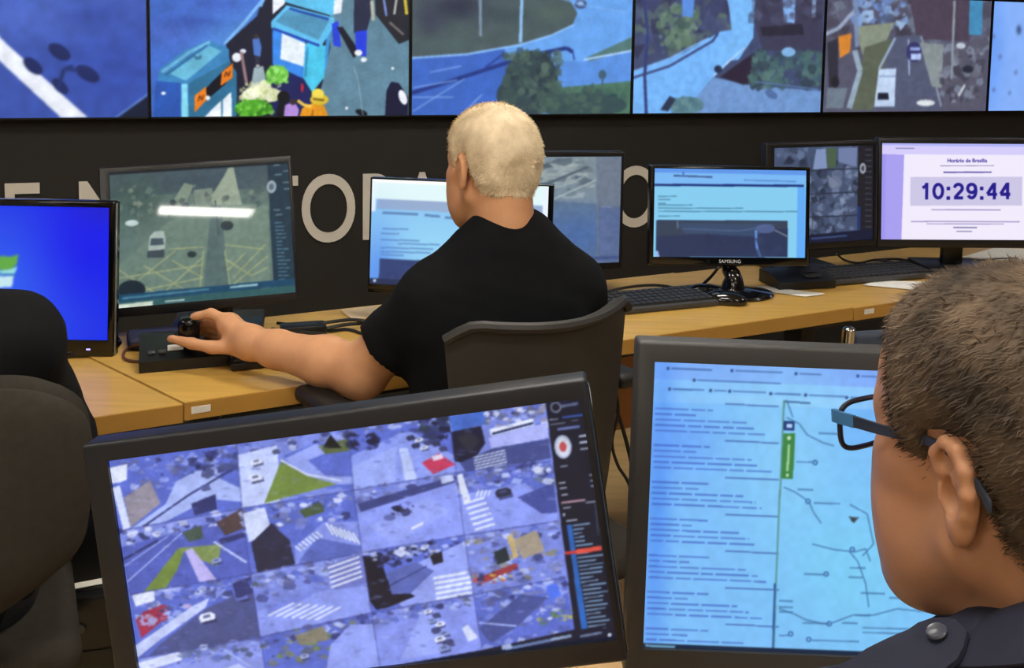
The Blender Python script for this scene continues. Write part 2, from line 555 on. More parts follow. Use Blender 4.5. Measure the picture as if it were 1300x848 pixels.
# ------------------------------------------------------------------ video wall
PW, PH = 0.9, 0.5063
def vq(k):
    p0, p1 = WA + WE * PW * k, WA + WE * PW * (k + 1)
    up = np.array([0, 0, PH])
    return [tuple(proj(p)) for p in (p0 + up, p1 + up, p1, p0)]
def panel_pics():
    P = []
    # asphalt with a white line and the shadow of a street lamp
    p = Pic(230, 130, vq(-1), (58, 84, 172))
    p.glow(60, 20, 120, 40, (78, 106, 196), .8).glow(150, 90, 90, 60, (50, 76, 168), .8).glow(120, 20, 40, 16, (44, 66, 150), .6)
    p.poly([(-70, -40), (-30, -40), (110, 150), (76, 150)], (60, 84, 172), 0)
    p.poly([(-70, 0), (-40, -20), (0, 48), (112, 150), (78, 150), (0, 78)], (238, 243, 255))
    p.poly([(-70, 0), (-40, -20), (0, 48), (0, 78)], (238, 243, 255))
    for x, y, a, b_, r in ((76, 66, 16, 9, 32), (112, 94, 17, 9, 30), (42, 84, 15, 8, 40), (77, 110, 13, 7, 45)):
        p.ell(x, y, a, b_, (26, 40, 96), r)
    p.line([(74, 112), (82, 88), (94, 84)], 5, (34, 50, 112)).line([(82, 88), (100, 90)], 4, (34, 50, 112))
    p.poly([(148, 152), (190, 120), (196, 152)], (16, 26, 52)).line([(148, 150), (190, 120)], 2, (110, 150, 230))
    p.noise(.16, 14, 1).noise(.06, 3, 2)
    P.append((p, 'video wall panel showing blue asphalt with a white painted line', ))
    # market scene with cyan bins
    p = Pic(330, 186, vq(0), (62, 104, 196))
    p.glow(300, 60, 60, 60, (84, 146, 226), .9).glow(215, 40, 40, 20, (70, 100, 190), .8).glow(270, 5, 40, 12, (64, 96, 190), .8).glow(245, 26, 40, 9, (50, 78, 164), .7)
    p.poly([(408, -40), (524, -40), (524, 150), (396, 150)], (96, 134, 156))
    p.poly([(345, -40), (420, -40), (420, 60), (400, 150), (300, 150), (300, 110), (286, 56), (326, 20)], (24, 26, 48))
    p.line([(336, -4), (310, 28), (284, 56)], 4, (128, 188, 248)).line([(350, -40), (330, 8)], 5, (120, 180, 245))
    p.poly([(201, 88), (233, 64), (265, 51), (290, 62), (291, 79), (235, 110), (198, 107)], (58, 132, 188))
    p.poly([(214, 94), (265, 58), (281, 65), (235, 103)], (104, 184, 216)).line([(204, 92), (240, 66), (266, 53)], 4, (110, 180, 220)).line([(209, 96), (262, 57)], 1.6, (40, 90, 140))
    p.ell(250, 72, 5, 4, (60, 120, 160)).ell(250, 70, 3, 2, (110, 180, 215))
    p.poly([(196, 103), (231, 106), (231, 150), (193, 150)], (40, 86, 176)).ell(206, 119, 3, 2, (240, 245, 255))
    p.poly([(229, 107), (237, 107), (238, 150), (229, 150)], (132, 216, 240))
    p.poly([(238, 106), (290, 78), (300, 92), (300, 150), (238, 150)], (46, 112, 152))
    p.poly([(260, 113), (283, 90), (293, 81), (287, 106), (263, 126)], (8, 10, 22))
    for q in ([(246, 122), (261, 110), (261, 128), (246, 144)], [(281, 92), (295, 80), (295, 99), (279, 110)]):
        p.poly(q, (238, 128, 30))
        c = np.mean(q, 0)
        p.line([c + (-3, 3), c + (-1, -4), c + (2, 2), c + (4, -5)], 1.6, (90, 40, 10))
    p.poly([(258, 150), (280, 128), (280, 150)], (236, 244, 255)).poly([(282, 127), (293, 117), (294, 150), (282, 150)], (236, 244, 255))
    p.ell(300, 73, 6, 6, (240, 245, 255)).ell(308, 65, 4, 3, (225, 232, 245)).line([(306, 66), (309, 85), (313, 108)], 4, (150, 120, 120)).ell(263, 125, 3, 3, (250, 250, 255))
    p.poly([(322, 86), (334, 84), (338, 104), (318, 112)], (160, 182, 190)).poly([(320, 50), (328, 46), (332, 60), (330, 74), (322, 70)], (76, 118, 196)).ell(325, 46, 3, 3.5, (60, 50, 50)).poly([(323, 70), (330, 72), (329, 86), (325, 86)], (44, 46, 66)).ell(327, 84, 2.4, 1.8, (200, 196, 190))
    p.poly([(345, 36), (389, 55), (391, 100), (400, 150), (346, 150)], (26, 32, 92))
    p.poly([(346, 35), (388, 53), (390, 81), (385, 100), (346, 82)], (56, 136, 232))
    p.poly([(358, 42), (388, 55), (386, 85), (356, 75)], (236, 246, 255))
    p.poly([(389, 54), (415, 58), (412, 99), (397, 118), (385, 99)], (74, 196, 232)).line([(391, 60), (388, 98)], 2, (40, 130, 190)).poly([(415, 40), (422, 36), (416, 80), (412, 99)], (60, 150, 220))
    p.poly([(344, 27), (364, 6), (425, 22), (425, 33), (409, 58), (344, 35)], (96, 194, 242))
    p.poly([(350, 27), (368, 9), (419, 25), (405, 51)], (82, 152, 192)).line([(347, 36), (406, 58)], 3, (24, 60, 170)).line([(368, 10), (380, 14), (418, 24)], 3, (20, 70, 170))
    p.poly([(362, -40), (432, -40), (430, 2), (423, 20), (378, 7), (362, 2)], (92, 192, 236)).poly([(346, -20), (361, -20), (362, 4), (346, 18)], (238, 244, 252)).poly([(425, 0), (436, -4), (434, 16), (424, 18)], (240, 244, 250))
    p.poly([(422, 30), (430, 26), (434, 60), (424, 58)], (36, 66, 220)).poly([(428, 34), (436, 34), (458, 66), (450, 74)], (22, 24, 40))
    p.poly([(451, -40), (474, -40), (472, 20), (466, 42), (450, 42)], (36, 42, 70)).poly([(452, 40), (467, 38), (466, 72), (453, 70)], (34, 62, 224)).ell(456, 67, 5, 4, (244, 248, 255)).ell(463, 76, 4, 3, (244, 248, 255)).line([(473, 0), (475, 26)], 4, (190, 190, 170))
    p.poly([(476, -40), (522, -40), (522, 50), (508, 56), (478, 18)], (34, 36, 46)).line([(506, -10), (502, 18)], 3, (190, 190, 190)).line([(515, -10), (518, 18)], 4, (214, 190, 60)).line([(488, -5), (492, 20)], 3, (120, 140, 210)).line([(496, 28), (514, 44)], 3, (120, 110, 110))
    p.poly([(490, 150), (492, 116), (498, 104), (508, 106), (520, 124), (520, 150)], (20, 22, 54)).ell(513, 124, 5, 10, (242, 246, 255), -20).ell(460, 144, 8, 4, (16, 18, 30), 20)
    p.line([(450, 84), (456, 104), (462, 148)], 1.4, (150, 184, 200), .7).ell(500, 87, 2, 2, (230, 240, 250)).ell(441, 138, 2, 2, (235, 242, 250))
    p.ell(330, 118, 17, 10, (232, 238, 188)).ell(316, 122, 10, 8, (240, 244, 210)).ell(345, 121, 12, 9, (222, 230, 176)).ell(336, 108, 8, 6, (238, 242, 200)).clutter(304, 106, 356, 130, [(244, 246, 216), (214, 222, 170), (196, 206, 150), (250, 250, 232)], 70, 4, 7, .8)
    p.ell(322, 138, 24, 11, (84, 176, 42)).ell(352, 95, 15, 12, (112, 196, 72)).ell(346, 92, 6, 8, (150, 222, 100)).clutter(300, 128, 345, 148, [(50, 120, 26), (110, 200, 60), (140, 216, 90), (70, 150, 40)], 70, 4, 5).clutter(340, 86, 366, 106, [(80, 164, 52), (160, 230, 120), (120, 200, 80)], 46, 4, 6)
    p.ell(360, 124, 8, 8, (14, 14, 18)).poly([(356, 120), (366, 124), (360, 150), (350, 150)], (16, 16, 26)).poly([(362, 134), (374, 130), (380, 140), (378, 150), (360, 150)], (176, 138, 214)).ell(372, 130, 4, 4, (60, 44, 40)).ell(384, 112, 2, 6, (190, 40, 60))
    p.poly([(384, 138), (396, 132), (412, 134), (418, 150), (380, 150)], (224, 148, 30)).line([(396, 136), (386, 134), (378, 128)], 4, (236, 196, 80)).line([(398, 140), (396, 150)], 2, (160, 96, 16)).ell(406, 127, 12, 7, (226, 194, 56)).ell(404, 120, 8, 7, (246, 222, 84)).line([(398, 126), (412, 128)], 2.4, (120, 90, 20))
    p.noise(.1, 5, 3).noise(.14, 20, 4)
    P.append((p, 'video wall panel showing cyan bins, vegetables and a person in a yellow hat'))
    # curving road with a round tree
    p = Pic(260, 146, vq(1), (92, 146, 226))
    p.poly([(518, -40), (812, -40), (806, 60), (745, 78), (518, 78)], (104, 164, 238))
    p.poly([(518, 74), (640, 60), (650, 100), (620, 150), (518, 150)], (62, 104, 196))
    p.poly([(518, -40), (706, -40), (722, -4), (734, 16), (728, 31), (700, 44), (660, 56), (592, 68), (518, 73)], (76, 92, 96))
    p.glow(580, 8, 36, 16, (44, 46, 70), .9).glow(545, 25, 18, 20, (56, 60, 84), .8).glow(640, 20, 40, 10, (60, 76, 84), .7).glow(700, 16, 20, 10, (84, 104, 96), .8).glow(560, 55, 40, 8, (80, 100, 104), .8)
    p.line([(518, 74), (592, 69), (660, 57), (700, 45), (730, 31)], 2.6, (140, 190, 250)).line([(609, -40), (610, 46)], 3.6, (126, 146, 168)).line([(664, -40), (661, 54)], 4, (146, 192, 240))
    p.line([(520, 119), (560, 107), (600, 94), (640, 81), (690, 67), (720, 61), (728, 66)], 5, (36, 56, 132)).line([(616, 86), (640, 68)], 3, (46, 70, 150)).line([(728, 66), (730, 76)], 2, (46, 70, 150))
    for a_, b_ in (((523, 112), (580, 102)), ((523, 124), (575, 124)), ((600, 132), (612, 120)), ((545, 92), (585, 84)), ((523, 142), (590, 100)), ((590, 142), (610, 122))):
        p.line([a_, b_], 1.8, (130, 170, 236), .8)
    p.poly([(744, 74), (806, 46), (806, 62), (750, 78)], (84, 120, 120)).line([(742, 76), (806, 64)], 2.6, (170, 206, 250))
    p.poly([(706, 112), (806, 103), (806, 150), (700, 150)], (78, 118, 100)).clutter(710, 112, 800, 142, [(70, 104, 92), (92, 130, 104), (64, 96, 90)], 60, 6, 9, .6)
    p.ell(675, 100, 34, 36, (52, 70, 78)).ell(668, 122, 38, 28, (52, 70, 78)).ell(738, 134, 60, 16, (56, 80, 84)).clutter(640, 66, 712, 142, [(70, 92, 86), (44, 58, 70), (86, 110, 100), (58, 80, 84)], 170, 6, 10, .8)
    p.ell(766, 95, 5, 6, (66, 96, 120)).line([(766, 98), (766, 108)], 2, (70, 100, 110)).clutter(690, 110, 765, 142, [(60, 84, 84), (74, 100, 90)], 60, 6, 11).ell(780, 122, 6, 3, (50, 76, 80))
    p.ell(738, 5, 8, 6, (70, 86, 130)).ell(738, 4, 4, 3, (150, 180, 220)).line([(690, -10), (740, 6), (800, 16)], 2, (130, 180, 245), .7)
    p.noise(.10, 16, 5).noise(.08, 3, 6)
    P.append((p, 'video wall panel showing a curving road around a round leafy tree'))
    # bright road across a stream
    p = Pic(240, 134, vq(2), (66, 76, 112))
    p.clutter(800, -40, 930, 70, [(60, 66, 104), (84, 100, 110), (52, 54, 84), (92, 112, 108), (70, 80, 120)], 150, 12, 12)
    p.clutter(838, 8, 884, 60, [(96, 122, 106), (70, 92, 92), (110, 138, 120)], 70, 7, 13).poly([(866, -10), (882, -6), (880, 22), (866, 20)], (90, 140, 220))
    p.poly([(800, 92), (870, 66), (915, 40), (940, 36), (946, 60), (905, 100), (862, 150), (800, 150)], (118, 182, 250))
    p.poly([(915, -40), (962, -40), (958, 20), (957, 48), (938, 76), (905, 80), (930, 44), (926, 10)], (122, 186, 250))
    p.poly([(862, 150), (905, 98), (950, 108), (1046, 116), (1046, 150)], (112, 150, 206))
    p.line([(800, 100), (850, 84), (905, 52), (912, 42)], 3, (60, 70, 120)).line([(800, 92), (850, 74), (900, 48)], 2, (130, 180, 240)).line([(815, -20), (822, 40), (818, 96), (820, 146)], 4, (52, 64, 120))
    p.poly([(914, 98), (956, 68), (968, 80), (956, 106), (944, 108)], (46, 38, 58)).poly([(958, -40), (1046, -40), (1046, 66), (970, 64), (962, 40)], (62, 62, 88)).poly([(966, 34), (1020, 30), (1022, 44), (968, 46)], (44, 42, 60))
    p.clutter(955, 66, 1046, 110, [(64, 92, 104), (88, 122, 118), (50, 66, 80), (76, 110, 110)], 130, 7, 14).poly([(993, -40), (1012, -40), (1010, 29), (996, 28)], (130, 176, 236)).line([(1036, -20), (1034, 22)], 5, (150, 180, 220)).ell(1002, 66, 9, 6, (130, 180, 230))
    p.clutter(955, -20, 1046, 30, [(70, 70, 96), (52, 50, 70), (86, 90, 120)], 50, 8, 15, .6).line([(906, 96), (946, 60)], 2, (180, 215, 255)).ell(912, 88, 5, 5, (40, 50, 80))
    p.ell(872, 134, 22, 11, (92, 132, 146)).clutter(852, 124, 894, 146, [(104, 144, 150), (80, 116, 130)], 40, 5, 16).poly([(838, 140), (850, 122), (858, 126), (848, 142)], (44, 54, 80)).ell(980, 120, 9, 5, (80, 108, 160), 30).line([(960, 104), (1040, 114)], 2, (90, 120, 170))
    p.noise(.12, 10, 7).noise(.08, 3, 8)
    P.append((p, 'video wall panel showing a bright pale road beside bushes'))
    # street with white van
    p = Pic(220, 124, vq(3), (86, 86, 108))
    p.clutter(1045, -30, 1255, 60, [(74, 70, 86), (98, 100, 124), (110, 120, 140), (66, 62, 78)], 150, 11, 17)
    p.clutter(1085, -20, 1150, 34, [(130, 166, 216), (110, 140, 200), (160, 190, 230), (80, 96, 130)], 70, 7, 18).poly([(1150, -30), (1232, -30), (1232, 52), (1165, 50)], (78, 68, 86))
    p.poly([(1084, 34), (1136, 28), (1122, 60), (1096, 72)], (136, 146, 130)).poly([(1098, 60), (1134, 48), (1118, 140), (1080, 140)], (92, 100, 86))
    p.poly([(1134, 46), (1170, 44), (1200, 140), (1108, 140)], (84, 90, 116)).line([(1137, 48), (1116, 88)], 3, (150, 170, 200)).line([(1154, 50), (1155, 96)], 2, (160, 176, 210)).line([(1170, 46), (1180, 74), (1196, 136)], 2.4, (140, 150, 170))
    p.poly([(1168, 54), (1198, 56), (1210, 86), (1196, 112), (1184, 110)], (136, 146, 150)).poly([(1198, 66), (1248, 50), (1248, 138), (1196, 138)], (88, 88, 106)).clutter(1196, 60, 1248, 130, [(110, 112, 128), (66, 64, 80), (130, 140, 160)], 60, 6, 19)
    p.poly([(1064, 46), (1081, 42), (1079, 66), (1066, 74)], (214, 134, 52)).poly([(1050, 54), (1064, 48), (1064, 108), (1052, 112)], (50, 50, 64)).line([(1085, 64), (1092, 90), (1078, 138)], 7, (150, 170, 190)).poly([(1050, 112), (1076, 112), (1070, 138), (1048, 138)], (110, 124, 140)).line([(1046, 44), (1064, 36), (1088, 10)], 5, (150, 164, 190)).line([(1086, 0), (1088, 60)], 5, (120, 140, 180))
    p.poly([(1116, 88), (1138, 87), (1136, 136), (1110, 136)], (192, 212, 242)).poly([(1115, 118), (1128, 118), (1129, 127), (1114, 127)], (30, 34, 50)).line([(1116, 97), (1138, 97)], 1.6, (130, 150, 190))
    p.ell(1161, 66, 10, 13, (56, 56, 106)).rect(1156, 60, 1169, 64, (150, 170, 230)).rect(1157, 68, 1170, 76, (180, 200, 245)).ell(1176, 131, 12, 4, (220, 226, 232)).line([(1213, 0), (1209, 100)], 3, (140, 150, 160)).line([(1226, 108), (1218, 122)], 3, (190, 196, 206))
    p.poly([(1233, -30), (1250, -30), (1248, 44), (1231, 44)], (70, 140, 186)).ell(1221, 58, 6, 4, (190, 200, 215)).ell(1230, 88, 7, 5, (40, 44, 60)).ell(1060, 104, 5, 8, (36, 36, 46))
    p.noise(.12, 8, 9).noise(.08, 3, 10)
    P.append((p, 'video wall panel showing a street with a white van'))
    p = Pic(120, 68, vq(4), (136, 178, 250))
    p.glow(1258, 70, 16, 80, (104, 156, 246), .8)
    for x, y in ((1262, 46), (1294, 38), (1270, 72), (1262, 114), (1282, 118), (1290, 92), (1320, 60), (1350, 100), (1380, 40)):
        p.ell(x, y, 1.8, 2.4, (80, 100, 150))
    p.ell(1294, 38, 3, 6, (70, 90, 140)).noise(.05, 8, 11)
    P.append((p, 'video wall panel at the right edge showing a pale blue map'))
    return P
M_pbez = mat('panel_bezel_black', (16, 16, 18), 0.4, var=0.05)
M_screen = screen_mat('panel_picture', 0.45, 1.0, 0.3)
RWm = np.stack([WE, WZ, WN], 1)
for k, (p, lab) in enumerate(panel_pics()):
    c = WA + WE * PW * (k - 0.5) + np.array([0, 0, PH / 2])
    t = thing('video_wall_panel', tuple(c - np.array([0, 0, PH / 2])), lab, 'screen', 'video wall panels')
    b = MB()
    b.box(c - WN * 0.027, (PW - 0.001, PH + 0.004, 0.044), RWm, bev=0.002, seg=1)
    for sx in (-1, 1):
        b.box(c + WE * sx * (PW / 2 - 0.0035) - WN * 0.003, (0.005, PH + 0.004, 0.008), RWm)
    b.box(c - WZ * (PH / 2 - 0.001) - WN * 0.003, (PW - 0.002, 0.006, 0.008), RWm)
    b.box(c + WZ * (PH / 2 - 0.001) - WN * 0.003, (PW - 0.002, 0.006, 0.008), RWm)
    b.obj('housing', M_pbez, t, smooth=False)
    p.soft = 2
    display('picture', p, c - WN * 0.003, WE, WZ, PW - 0.011, PH - 0.007, M_screen, t)

# ------------------------------------------------------------------ desks
DZ = 0.73
F0, F1, F2, F3 = atZ(60, 537, DZ), atZ(233, 511, DZ), atZ(1083, 390, DZ), atZ(1182, 375, DZ)
dd = (F2 - F1) / np.linalg.norm(F2 - F1)               # along the front edge
dn = np.array([-dd[1], dd[0], 0])                      # to the wall
sd = np.array([-0.74, 0.67, 0]); sd /= np.linalg.norm(sd)   # the oblique ends
M_wood = mat('desk_beech_laminate', (190, 150, 72), 0.32, var=0.05, scale=6, stretch=(1, 9, 1), rgb2=(200, 160, 82), bump=0.02, bscale=60)
M_wood_e = mat('desk_edge_band', (180, 134, 62), 0.4, var=0.06, scale=10)
M_steel = mat('desk_steel_dark', (44, 44, 47), 0.45, metal=0.3, var=0.05)
M_modesty = mat('desk_wood_panel', (150, 98, 52), 0.45, var=0.10, scale=5, stretch=(1, 6, 1))
M_white = mat('label_white', (226, 222, 212), 0.6, var=0.03)
DEPTH = 0.50
kd = DEPTH / (sd @ dn)
def desk(a, b, z, label, lcut=True, rcut=True, panel=None, th=0.034):
    ra, rb = a + (sd * kd if lcut else dn * DEPTH), b + (sd * kd if rcut else dn * DEPTH)
    org = (a + b + ra + rb) / 4
    t = thing('desk', (org[0], org[1], 0), label, 'desk', 'desks along the dark wall')
    g = dd * 0.0012
    poly = [tuple((q)[:2]) for q in (a + g, b - g, rb - g, ra + g)]
    m = MB()
    m.prism(poly, z - th, z, bev=0.002, seg=1)
    m.obj('tabletop', M_wood, t)
    L = np.linalg.norm(b - a)
    m = MB()
    R = np.stack([dd, dn, WZ], 1)
    mid = (a + b) / 2
    m.box((mid[0] - dn[0] * 0.001, mid[1] - dn[1] * 0.001, z - th / 2), (L - 0.003, 0.002, th - 0.002), R)
    m.obj('edge_band', M_wood_e, t)
    for e in (0.08, L - 0.12):
        m = MB()
        q = a + dd * e + dn * 0.27
        m.box((q[0], q[1], (z - th) / 2 + 0.01), (0.05, 0.07, z - th - 0.02), R, bev=0.004)
        m.box((q[0], q[1], 0.015), (0.06, 0.42, 0.03), R, bev=0.006)
        m.box((q[0], q[1], z - th - 0.015), (0.05, 0.40, 0.03), R, bev=0.004)
        m.obj('leg', M_steel, t)
    q = a + dd * (L / 2) + dn * 0.36
    m = MB()
    m.box((q[0], q[1], z - th - 0.08), (L - 0.26, 0.018, 0.12), R, bev=0.002)
    m.obj('rear_rail', M_steel, t)
    if panel:
        q = a + dd * panel[0] + dn * 0.40
        m = MB()
        m.box((q[0], q[1], (z - th + panel[2]) / 2), (panel[1], 0.018, z - th - panel[2]), R, bev=0.002)
        m.obj('modesty_panel', M_modesty, t)
    return t
L0 = F1 - dd * 1.55
desk(L0, F1, DZ - 0.003, 'beech desk at left carrying the blue-screen monitor', lcut=False)
desk(F1, F2, DZ, 'long middle beech desk in front of the white-haired operator', panel=(1.02, 0.55, 0.34))
desk(F2, F2 + dd * 1.5, DZ - 0.002, 'beech desk at right under the clock monitor', rcut=False)
def sticker(px, py, w, h, label):
    q = atZ(px, py, DZ - 0.012)
    s_ = (q - F1) @ dd
    c = F1 + dd * s_ - dn * 0.0028
    m = MB()
    m.box((c[0], c[1], DZ - 0.016), (w, 0.0012, h), np.stack([dd, dn, WZ], 1), bev=0.0004, seg=1)
    tag(m.obj('asset_sticker', M_white, smooth=False, loc=(c[0], c[1], DZ - 0.016)), label, 'sticker', 'stickers on desk edges')
sticker(249, 505, 0.034, 0.013, 'small white sticker on the left desk edge')
sticker(1096, 391, 0.034, 0.013, 'small white sticker on the right desk edge')
# the front desk that carries the two near monitors
M_top2 = mat('front_desk_laminate', (200, 164, 116), 0.4, var=0.05, scale=6, stretch=(1, 9, 1))
def front_desk():
    R = rz(4)
    c = np.array([0.50, 0.86, 0])
    t = thing('front_desk', tuple(c), 'light wooden desk under the two large foreground monitors', 'desk')
    m = MB()
    m.box(c + R @ np.array([0, 0.0, 0.705]), (1.48, 0.50, 0.03), R, bev=0.003)
    m.obj('tabletop', M_top2, t)
    for sx in (-1, 1):
        m = MB()
        m.box(c + R @ np.array([sx * 0.70, 0, 0.345]), (0.03, 0.48, 0.69), R, bev=0.003)
        m.obj('side_panel', M_steel, t)
front_desk()

# ------------------------------------------------------------------ monitors
M_blk = mat('monitor_black_plastic', (20, 20, 22), 0.35, var=0.06, scale=40)
M_blkg = mat('monitor_gloss_black', (10, 10, 12), 0.12, var=0.04, coat=0.4)
M_grey = mat('monitor_grey_plastic', (58, 58, 58), 0.5, var=0.04, scale=60, bump=0.03, bscale=500)
M_dkgrey = mat('monitor_dark_grey_plastic', (23, 25, 31), 0.42, var=0.05, scale=50)
M_silver = mat('silver_trim', (176, 172, 160), 0.25, metal=0.7, var=0.05)
M_led = emat('power_led_blue', (0.15, 0.15, 1.0), 2.0)
M_print = mat('print_grey', (226, 228, 232), 0.5, var=0.02)
S_matte = screen_mat('screen_matte', 0.42, 1.0, 0.35)
S_gloss = screen_mat('screen_gloss', 0.03, 1.0, 0.5)
S_front = screen_mat('screen_front', 0.30, 1.0, 0.4)

def bezel_frame(m, c, A, w, h, l, r, t, b, d, rad=0.004):
    """four bars around an opening w x h plus the back body; A columns right, up, out"""
    W, Hh = w + l + r, h + t + b
    ox, oy = (r - l) / 2, (t - b) / 2
    bm = bmesh.new()
    x0, x1, y0, y1 = -w / 2 - l, w / 2 + r, -h / 2 - b, h / 2 + t
    ring = lambda xa, xb, ya, yb, z: [bm.verts.new(q) for q in ((xa, ya, z), (xb, ya, z), (xb, yb, z), (xa, yb, z))]
    ob, of = ring(x0, x1, y0, y1, 0.004 - d), ring(x0, x1, y0, y1, 0.004)
    fi, fb = ring(-w / 2, w / 2, -h / 2, h / 2, 0.004), ring(-w / 2, w / 2, -h / 2, h / 2, -0.006)
    for i in range(4):
        j = (i + 1) % 4
        bm.faces.new((ob[i], ob[j], of[j], of[i]))
        bm.faces.new((of[i], of[j], fi[j], fi[i]))
        bm.faces.new((fi[i], fi[j], fb[j], fb[i]))
    bm.faces.new(ob[::-1])
    ed = [e for e in bm.edges if all(v in of or v in ob for v in e.verts) and not all(v in ob for v in e.verts)]
    bmesh.ops.bevel(bm, geom=ed, offset=min(rad, min(l, r, t, b) * 0.45), segments=3, profile=0.5, affect='EDGES')
    bm.verts.index_update()
    v = np.array([q.co for q in bm.verts]) @ np.asarray(A).T + np.asarray(c)
    m.add(v, [[q.index for q in fc.verts] for fc in bm.faces])
    bm.free()
    return W, Hh, ox, oy

def monitor(label, loc, yaw, tilt, roll, w, h, pic, bz, mats, deskz=DZ, stand='oval', depth=0.028, smat=None, base_at=None, led=None, brand=None, name='monitor', group='monitors on the desks', trim=None, base_mat=None):
    A = rotm(yaw, tilt, roll)
    c = np.array(loc)
    l, r, t, b = bz
    yawv = rz(yaw)
    back = yawv @ np.array([0, 1., 0])
    bx = np.array([c[0] + back[0] * 0.055, c[1] + back[1] * 0.055, deskz]) if base_at is None else np.array([base_at[0], base_at[1], deskz])
    T = thing(name, tuple(bx), label, 'monitor', group)
    m = MB()
    bezel_frame(m, c, A, w, h, l, r, t, b, depth)
    bez = m.obj('bezel', mats[0], T)
    if trim:
        m = MB()
        m.box(c + A @ np.array([w / 2 + r + 0.0005, (t - b) / 2, -0.004]), (0.0025, h + t + b - 0.01, 0.006), A, bev=0.0008, seg=1)
        m.obj('side_trim', trim, T)
    m = MB()
    W, Hh = w + l + r, h + t + b
    m.box(c + A @ np.array([(r - l) / 2, (t - b) / 2, -depth * 0.55]), (W - 0.006, Hh - 0.006, depth * 0.8), A, bev=0.004)
    m.box(c + A @ np.array([(r - l) / 2, (t - b) / 2 - 0.01, -depth - 0.012]), (W * 0.55, Hh * 0.55, 0.035), A, bev=0.012)
    m.obj('rear_housing', mats[1], T)
    display('screen', pic, c, A[:, 0], A[:, 1], w, h, smat or S_matte, T)
    if led is not None:
        m = MB()
        m.box(c + A @ np.array([led, -h / 2 - b * 0.55, 0.0045]), (0.008, 0.003, 0.001), A)
        m.obj('power_light', M_led, bez)
    if brand:
        v, f = text_mesh(brand[0], brand[1], 0.0)
        P = c + (v[:, :1] * A[:, 0] + (v[:, 1:2] - h / 2 - b * 0.5) * A[:, 1]) + A[:, 2] * 0.0052
        link_mesh('brand_print', P, f, M_print, bez, smooth=False)
    # stand
    bm_ = base_mat or mats[1]
    top = c + A @ np.array([(r - l) / 2, -h * 0.22, -depth - 0.012])
    m = MB()
    if stand == 'oval':
        m.tube([bx + [0, 0, 0.012], bx + [0, 0, 0.05], (bx + top) / 2 + [0, 0, -0.01], top], [0.034, 0.022, 0.02, 0.022], 14, smooth=5)
        m.obj('stand_neck', bm_, T)
        m = MB()
        m.lathe([(0.02, 0), (1.0, 0.0), (1.02, 0.004), (0.98, 0.010), (0.6, 0.015), (0.2, 0.022), (0.02, 0.023)], bx, rz(yaw) @ np.diag([0.108, 0.078, 1.0]), 36)
        m.obj('stand_base', bm_, T)
    else:
        R = rz(yaw)
        zt = top[2] + 0.03
        m.box((bx[0], bx[1], (deskz + zt) / 2), (0.062, 0.026, zt - deskz), R, bev=0.006)
        hd = top - np.array([bx[0], bx[1], top[2]])
        m.tube([np.array([bx[0], bx[1], top[2]]), top], 0.02, 10)
        m.obj('stand_neck', bm_, T)
        m = MB()
        m.box((bx[0], bx[1] - 0.0, deskz + 0.009), (0.20, 0.16, 0.018), R, bev=0.007)
        m.obj('stand_base', bm_, T)
    return T, c, A

# --- pictures for the monitors
def rows(p, x0, x1, y0, y1, n, col, seed, lw=2.2, skew=0.0, al=.85, left=True):
    rg = random.Random(seed)
    for i in range(n):
        y = y0 + (y1 - y0) * i / max(1, n - 1)
        L = (x1 - x0) * (0.45 + 0.55 * rg.random())
        xa = x0 if left else x1 - L
        x = xa
        while x < xa + L:
            wd = 12 + 26 * rg.random()
            p.line([(x, y + skew * (x - x0)), (min(x + wd, xa + L), y + skew * (min(x + wd, xa + L) - x0))], lw, col, al)
            x += wd + 3
    return p

